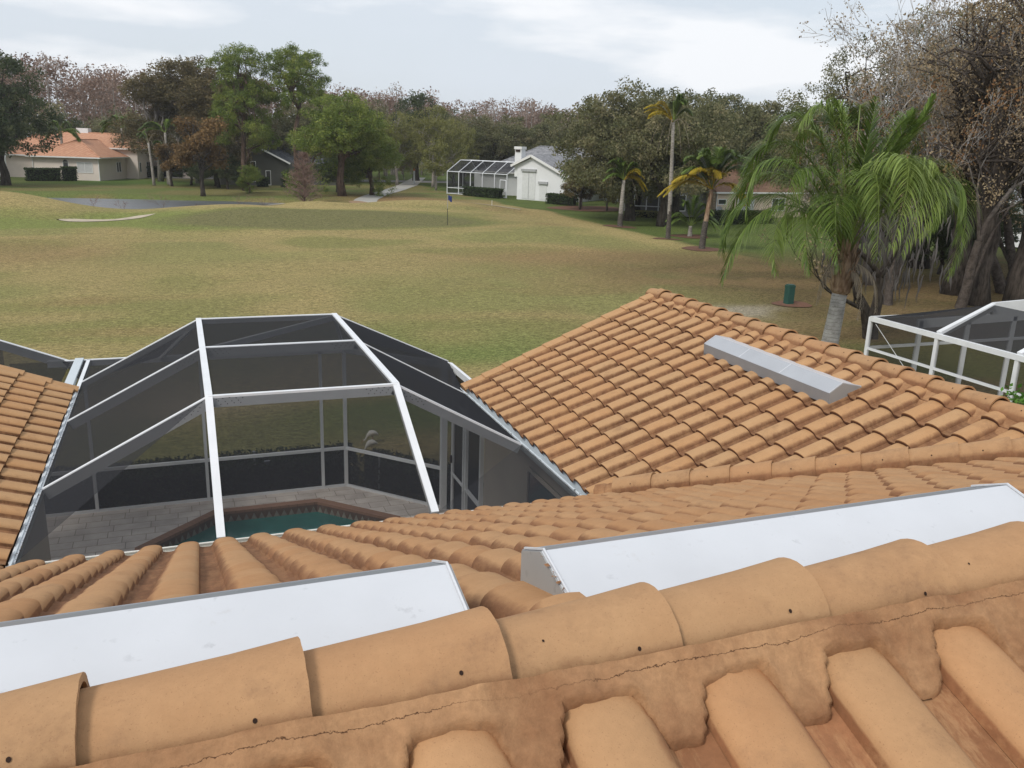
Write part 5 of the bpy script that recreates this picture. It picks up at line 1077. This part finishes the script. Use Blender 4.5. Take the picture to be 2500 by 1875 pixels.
m = MB(); H.box(m, 8.7, 9.6, .1, .9, 2.5, 5.55); ch = m.build('chimney', W_WHT, wh); m = MB(); H.box(m, 8.62, 9.68, .02, .98, 5.55, 5.85); m.build('chimney_cap', M_TRIM, ch).location = (0,0,0)
m = MB(); H.box(m, 8.85, 9.45, -.0, .06, 5.28, 5.5); m.build('flue_opening', M_HOLE, ch).location = (0,0,0)
for (a, b_, z1) in ((9.95, 11.75, 3.35), (12.35, 13.35, 2.05)):
    m = MB(); H.box(m, a, b_, -.05, 0, .12, z1-.2); sh_ = m.build('shutter', M_SHUT, wh); m = MB(); H.box(m, a-.12, b_+.12, -.22, .0, z1-.2, z1+.08); m.build('shutter_box', M_SHUTB, sh_).location = (0,0,0)
    if z1 > 3: m = MB(); H.box(m, (a+b_)/2-.03, (a+b_)/2+.03, -.08, -.05, .12, z1-.2); m.build('shutter_rail', M_SHUTB, sh_).location = (0,0,0)
H.window(3.2, 4.2, 1.0, 2.2, 0, 16.0, 0)
m = MB(); m.tube([H.P(16.05,-.05,0), H.P(16.05,-.05,2.65)], .05, 6); m.build('downspout', M_TRIM, wh)
cg = empty('patio_enclosure', H.P(3, 2, 0), 'white framed patio screen cage attached to the left of the white house', 'enclosure')
cage_far(cg, H, -1.25, 7.75, 6.0, 2.66, 4.0, 5, '')
m = MB(); 
for a, b_ in (((6.8,0,.05),(6.8,0,2.0)), ((7.65,0,.05),(7.65,0,2.0)), ((6.8,0,2.0),(7.65,0,2.0)), ((6.8,0,.9),(7.65,0,.9))): H.bars(m, [(a[0],-.05,a[2]),(b_[0],-.05,b_[2])], .12)
m.build('screen_door', M_WHITE, cg)
# --- pink house with the orange roof
ph = empty('orange_roof_house', (-8, 128, 0), 'pinkish stucco house with bright orange tiled hip roof at the left', 'house')
H = HF(-9.1, 122.8, math.atan2(11, 4)-PI/2, ph)     # facade towards us: u to the right
H.wall(-8.2, 0, 0, 8.2, 2.85, W_PINK); H.wall(-14, 1.6, 8.2, 16, 3.9, W_PINK); H.wall(-16, -8.2, 3, 12, 2.85, W_PINK)
H.hip(-8.2, 0, 0, 9, 2.85, 4.9, M_ROR, .5, 'v', (0, 1)); H.hip(-14, 1.6, 8.2, 16.0, 3.92, 5.75, M_ROR, .5, 'u'); H.hip(-16, -7, 3, 13, 2.85, 5.3, M_ROR, .5, 'u')
H.window(-2.6, -.8, 1.0, 2.15, 0, None, 1, M_BLIND); H.window(-4.35, -3.75, 1.15, 2.15, 0, None, 0)
m = MB(); c = [H.P(-4.05+.3*math.cos(a), -.03, 2.18+.3*math.sin(a)) for a in np.linspace(0, PI, 9)]; m.prism(c, Vector(H.P(0,-.02,0))-Vector(H.P(0,0,0))); m.build('arched_pane', M_GLASS, ph)
H.window(5.2, 6.5, .95, 2.15, 0, 0., 1); H.window(8.7, 9.1, .9, 2.1, 0, 1.6, 0); H.window(11.0, 12.4, .95, 2.1, 0, 1.6, 1)
m = MB(); m.tube([H.P(.05,-.05,0), H.P(.05,-.05,2.8)], .06, 6); m.tube([H.P(-8.1,-.06,0), H.P(-8.1,-.06,2.8)], .06, 6); m.build('downspout', M_TRIM, ph)
m = MB(); H.box(m, -8.0, -6.4, 12, 13, 4.5, 6.35); m.build('chimney', W_WHT, ph)
gr = empty('garage_wing', H.P(4, 17, 0), 'low orange roofed garage building right behind the pink house', 'garage'); H.root = gr; H.wall(1.6, 7.5, 14.5, 21, 2.3, W_PINK); H.hip(1.6, 7.5, 14.5, 21, 2.3, 3.9, M_ROR, .5, 'u')
m = MB(); H.box(m, 2.6, 5.2, 14.42, 14.5, .1, 1.5); m.build('garage_opening', M_GLASS, gr)
H2 = HF(-27.0, 118.5, .12, None); c2 = empty('patio_enclosure', (-22, 119, 0), 'screened patio with white frame at the far left beside the pink house', 'enclosure'); cage_far(c2, H2, 0, 8.3, 6, 2.7, 3.9, 4, '')
# --- yellow house
yh = empty('yellow_house', (-1, 143, 0), 'pale yellow gabled house half hidden behind the rusty trees', 'house'); H = HF(-4.2, 140, -.1, yh); H.wall(0, 8, 0, 9, 3.7, W_YEL); H.gable(0, 8, 0, 3.7, 5.2, W_YEL)
m = MB(); m.prism([H.P(-.4,-.4,3.55),H.P(4,-.4,5.3),H.P(4,9,5.3),H.P(-.4,9,3.55)], (0,0,.1)); m.prism([H.P(8.4,-.4,3.55),H.P(4,-.4,5.3),H.P(4,9,5.3),H.P(8.4,9,3.55)], (0,0,.1)); m.build('roof', M_TRIM, yh); H.window(1.2, 2.6, 1.2, 2.6, 0)
# --- grey house
gh = empty('grey_house', (9, 121, 0), 'dark grey house with slate roof and arched window behind the pines', 'house'); H = HF(5.3, 117.7, .05, gh)
H.wall(-.2, 8.0, 0, 8, 2.85, W_OLV); H.wall(8, 15, 2, 10, 2.85, W_OLV); H.gable(-.2, 8.0, .02, 2.85, 4.7, W_OLV)
m = MB(); m.prism([H.P(-.6,-.4,2.7),H.P(3.9,-.4,4.95),H.P(3.9,8,4.95),H.P(-.6,8,2.7)], (0,0,.1)); m.prism([H.P(8.4,-.4,2.7),H.P(3.9,-.4,4.95),H.P(3.9,8,4.95),H.P(8.4,8,2.7)], (0,0,.1)); m.build('roof', M_RSL, gh)
m = MB(); m.beam(H.P(-.6,-.45,2.76), H.P(3.9,-.45,5.0), .06, .2); m.beam(H.P(8.4,-.45,2.76), H.P(3.9,-.45,5.0), .06, .2); m.build('bargeboard', M_TRIM, gh)
H.hip(3, 15, 3, 11, 2.85, 5.5, M_RSL, .4, 'u'); H.window(.5, 1.9, 1.8, 2.7, 0, None, 2); H.window(3.0, 4.1, 1.8, 2.9, 0, None, 1); H.window(5.4, 5.9, .1, 1.8, 0, None, 0); H.window(3.1, 4.0, .5, 1.3, 0, None, 1)
# --- peach house
pe = empty('peach_house', (52, 76, 0), 'peach stucco house with rose-brown tiled roof right of the palms', 'house'); H = HF(47.8, 72.0, .11, pe)
H.wall(0, 12, 0, 10, 2.35, W_PEA); H.hip(0, 12, 0, 10, 2.35, 4.95, M_RPE, .35, 'u', (1, 0)); H.wall(-4.4, -.02, 1.5, 9, 2.9, W_GRY)
m = MB(); m.prism([H.P(-4.6,1.2,2.9),H.P(.2,1.2,2.9),H.P(.2,9,4.2),H.P(-4.6,9,4.2)], (0,0,.12)); m.build('flat_roof', M_RPE, pe)
H.window(2.65, 4.6, .45, 1.62, 0, None, 1, M_BLIND); H.window(.25, 1.15, 1.22, 1.62, 0, None, 0); H.window(-3.2, -2.5, .5, 1.9, 1.5, None, 0); H.window(7, 8.6, .6, 1.7, 0)
m = MB(); m.tube([H.P(-.03,-.08,0), H.P(-.03,-.08,2.3)], .05, 6); m.build('downspout', M_TRIM, pe)
b = MB()
for u, z in ((1.15, .95), (1.55, .82), (1.85, .9)): b.tube([H.P(u,-.06,z), H.P(u,-.06,z-.22), H.P(u+.16,-.06,z-.24)], .03, 5)
b.build('meter_pipes', m_plain('meter_grey', (.25, .22, .2), .6), pe)
m = MB(); n_ = 14; c = Vector(H.P(.15,-.35,.72)); ax = (Vector(H.P(.15,-.35,.72))-Vector(H.P(.55,.3,.55))).normalized(); t1 = ax.orthogonal().normalized(); t2 = ax.cross(t1); vs = [c-ax*.07]
for rr, dz in ((.18,-.045), (.33,.0)): vs += [c+t1*math.cos(2*PI*i/n_)*rr+t2*math.sin(2*PI*i/n_)*rr+ax*dz for i in range(n_)]
m.add(vs, [(0, 1+i, 1+(i+1) % n_) for i in range(n_)] + [(1+i, 1+n_+i, 1+n_+(i+1) % n_, 1+(i+1) % n_) for i in range(n_)]); m.tube([H.P(.15,-.3,.68), H.P(.15,-.3,0)], .025, 6); m.tube([H.P(.15,-.33,.68), c+ax*.25], .012, 5)
sdh = m.build('satellite_dish', m_plain('dish_grey', (.45, .46, .47), .5)); tag(sdh, 'grey satellite dish at the left corner of the peach house', 'satellite dish')
H3 = HF(41.0, 75.6, -.51, None); c3 = empty('patio_enclosure', (43, 76, 0), 'small screen cage between the oak trunks left of the peach house', 'enclosure'); cage_far(c3, H3, 0, 4.6, 4.5, 2.2, 3.2, 4, '')
# --- pale house far right behind the thicket
fh = empty('pale_house', (60, 48, 0), 'pale sided house glimpsed through the dense trees at the right border', 'house'); H = HF(56, 50, -.9, fh); H.wall(0, 14, 0, 8, 3.2, W_WHT); H.hip(0, 14, 0, 8, 3.2, 5.4, M_RGY, .4, 'u'); H.window(2, 3.4, 1, 2.3, 0); H.window(8, 9.4, 1, 2.3, 0)
fh2 = empty('pale_house', (26, 150, 0), 'white house front beyond the road left of the cart path', 'house'); H = HF(16, 150, -.1, fh2); H.wall(0, 9, 0, 8, 2.8, W_WHT); H.hip(0, 9, 0, 8, 2.8, 4.6, M_RGY, .4, 'u'); H.window(2, 3.4, 1, 2.3, 0)

# ================================================================== small things
fl = empty('golf_flag', (19.5*60.6/66*1.01, 60.6*1.01, 0), 'dark blue golf flag on a black and white pole standing in the green', 'flag'); fx, fy = fl.location.x, fl.location.y; fz = hz(fx, fy)
b = MB(); b.tube([(fx,fy,fz),(fx,fy,fz+1.2)], .022, 6); b.build('pole_lower', m_plain('flag_pole_dark', (.03,.03,.03), .5), fl); b = MB(); b.tube([(fx,fy,fz+1.2),(fx,fy,fz+2.15)], .02, 6); b.build('pole_upper', m_plain('flag_pole_white', (.35,.35,.35), .5), fl)
b = MB(); n_ = 8; vs = []
for i in range(n_+1):
    t = i/n_; dx = .04+.24*t; wv = .05*math.sin(t*7); 
    for z in (2.13-.08*t, 1.80-.16*t): vs.append((fx+dx*Rv[0]+wv, fy+dx*Rv[1]+wv*.6, fz+z))
b.add(vs, [(2*i, 2*i+1, 2*i+3, 2*i+2) for i in range(n_)]); b.build('flag_cloth', m_plain('flag_blue', (.03,.05,.20), .8), fl)
# green utility pedestal
up_ = empty('utility_pedestal', (23.4, 29.3, 0), 'dark green plastic utility pedestal on the brown lawn left of the big palm trunk', 'utility box')
def rprism(b, cx, cy, z0, z1, w_, d_, r=.03):
    pts = []
    for sx, sy, a0 in ((1,1,0),(-1,1,90),(-1,-1,180),(1,-1,270)):
        for k in range(4): a = math.radians(a0+30*k); pts.append((cx+sx*(w_/2-r)+r*math.cos(a), cy+sy*(d_/2-r)+r*math.sin(a)))
    b.prism([(x, y, z0) for x, y in pts], (0, 0, z1-z0))
M_UG = m_plain('pedestal_green', (.022, .075, .058), .5, 0, .15, 3)
b = MB(); rprism(b, 23.4, 29.3, 0, .74, .32, .30); b.build('body', M_UG, up_); b = MB(); rprism(b, 23.4, 29.3, .743, .82, .35, .33, .05); rprism(b, 23.4, 29.3, .823, .86, .28, .26, .05); b.build('lid', M_UG, up_)
# irrigation and outlet posts behind the hedge
for (x, y, h, nm, lab) in ((.95,14.95,.72,'stake','thin white stake against the dark hedge outside the back screen'), (3.05,14.45,.62,'stake','thin white stake outside the slanted corner screen'), (26.5,75.6,.45,'marker_stake','small pale marker stake on the dry ridge right of the flag')):
    b = MB(); b.tube([(x,y,hz(x,y)),(x,y,hz(x,y)+h)], .018, 6); b.tube([(x,y,hz(x,y)+h),(x,y,hz(x,y)+h+.02)], .024, 6); tag(b.build(nm, M_WHITE), lab, 'stake')
ob = empty('outlet_box', (1.15, 14.93, 0), 'small grey electric outlet box on two pipes by the hedge behind the screen', 'outlet box'); b = MB(); b.box((1.11,14.89,.42),(1.21,14.95,.55)); b.build('box', M_VENTG, ob); b = MB(); b.tube([(1.14,14.92,0),(1.14,14.92,.42)], .012, 6); b.tube([(1.18,14.92,0),(1.18,14.92,.42)], .012, 6); b.build('pipes', M_VENTG, ob)
for k, (x, y, lab) in enumerate(((32.5,127.4,'white marker post with an orange top beside the cart path'), (12.5,127.5,'white marker post far left of the cart path'))):
    o = empty('marker_post', (x, y, 0), lab, 'post'); b = MB(); b.tube([(x,y,0),(x,y,1.9)], .13, 10); b.build('shaft', M_WHITE, o); b = MB(); b.tube([(x,y,1.9),(x,y,2.15),(x,y,2.25)], [.16,.16,.06], 10); b.build('cap', m_plain('marker_orange', (.5,.14,.04), .6), o)
# two white ibises grazing
def ibis(loc, rz, label, sc=1.):
    o = empty('ibis', (*loc, hz(*loc)), label, 'bird', None, rz); o.scale = (sc*.74, sc, sc); b = MB()
    b.tube([(.27,0,.21),(.22,0,.235),(.15,0,.265),(.06,0,.285),(-.04,0,.28),(-.11,0,.255),(-.16,0,.22),(-.20,0,.17),(-.235,0,.12),(-.26,0,.105),(-.285,0,.10),(-.30,0,.095)], [.012,.032,.062,.082,.085,.066,.042,.026,.021,.026,.028,.014], 12)
    link_mesh('body', b.mesh('body', m_plain('ibis_white_feathers', (.78,.75,.68), .8, 0, .1, 12), True), o)
    b = MB(); b.tube([(-.295,0,.097),(-.335,0,.082),(-.37,0,.055),(-.39,0,.02)], [.011,.009,.007,.004], 6); link_mesh('bill', b.mesh('bill', m_plain('ibis_bill', (.55,.2,.12), .6), True), o)
    b = MB()
    for s in (-1, 1):
        b.tube([(.03+.02*s,.035*s,.21),(.045+.02*s,.035*s,.115),(.02+.03*s,.035*s,.01)], [.016,.008,.006], 6)
        for a in (-.6, 0, .6, PI): b.tube([(.02+.03*s,.035*s,.01),(.02+.03*s-.05*math.cos(a),.035*s+.05*math.sin(a),.004)], [.005,.003], 4)
    link_mesh('legs', b.mesh('legs', m_plain('ibis_legs', (.5,.22,.15), .6), True), o)
    b = MB()
    for s in (-1, 1): b.tube([(-.06,.062*s,.30),(.05,.078*s,.30),(.16,.055*s,.275),(.25,.02*s,.235)], [.03,.045,.035,.01], 8)
    link_mesh('wings', b.mesh('wings', m_plain('ibis_wing', (.74,.70,.62), .8, 0, .12, 20), True), o)
ibis((3.28, 16.3), .25, 'white ibis grazing nearest to the pool cage, its head lowered to the left', .78); ibis((3.42, 16.9), .05, 'white ibis just behind the other, slightly farther out on the lawn', .76)
# leaf stem and feather on the near tiles
b = MB(); b.tube([(2.02,1.03,RZ-.12),(2.06,1.02,RZ-.135)], [.006,.004], 6); tag(b.build('twig', M_VENT), 'short white broken twig lying on the near tiles at the right edge', 'twig')

# ------------------------------------------------------------------ air
b = MB(); b.box((float(gx.min())-2, float(gy.min())-2, -4), (float(gx.max())+2, float(gy.max())+2, 26)); hm = bpy.data.materials.new('haze_air'); hm.use_nodes = True; hn = hm.node_tree; hn.nodes.clear()
ho = hn.nodes.new('ShaderNodeOutputMaterial'); pv = hn.nodes.new('ShaderNodeVolumePrincipled'); pv.inputs['Color'].default_value = (.97, .985, 1., 1); pv.inputs['Density'].default_value = .00032; pv.inputs['Anisotropy'].default_value = .2
hn.links.new(pv.outputs[0], ho.inputs['Volume']); hzo = b.build('haze', hm); tag(hzo, kind='stuff')
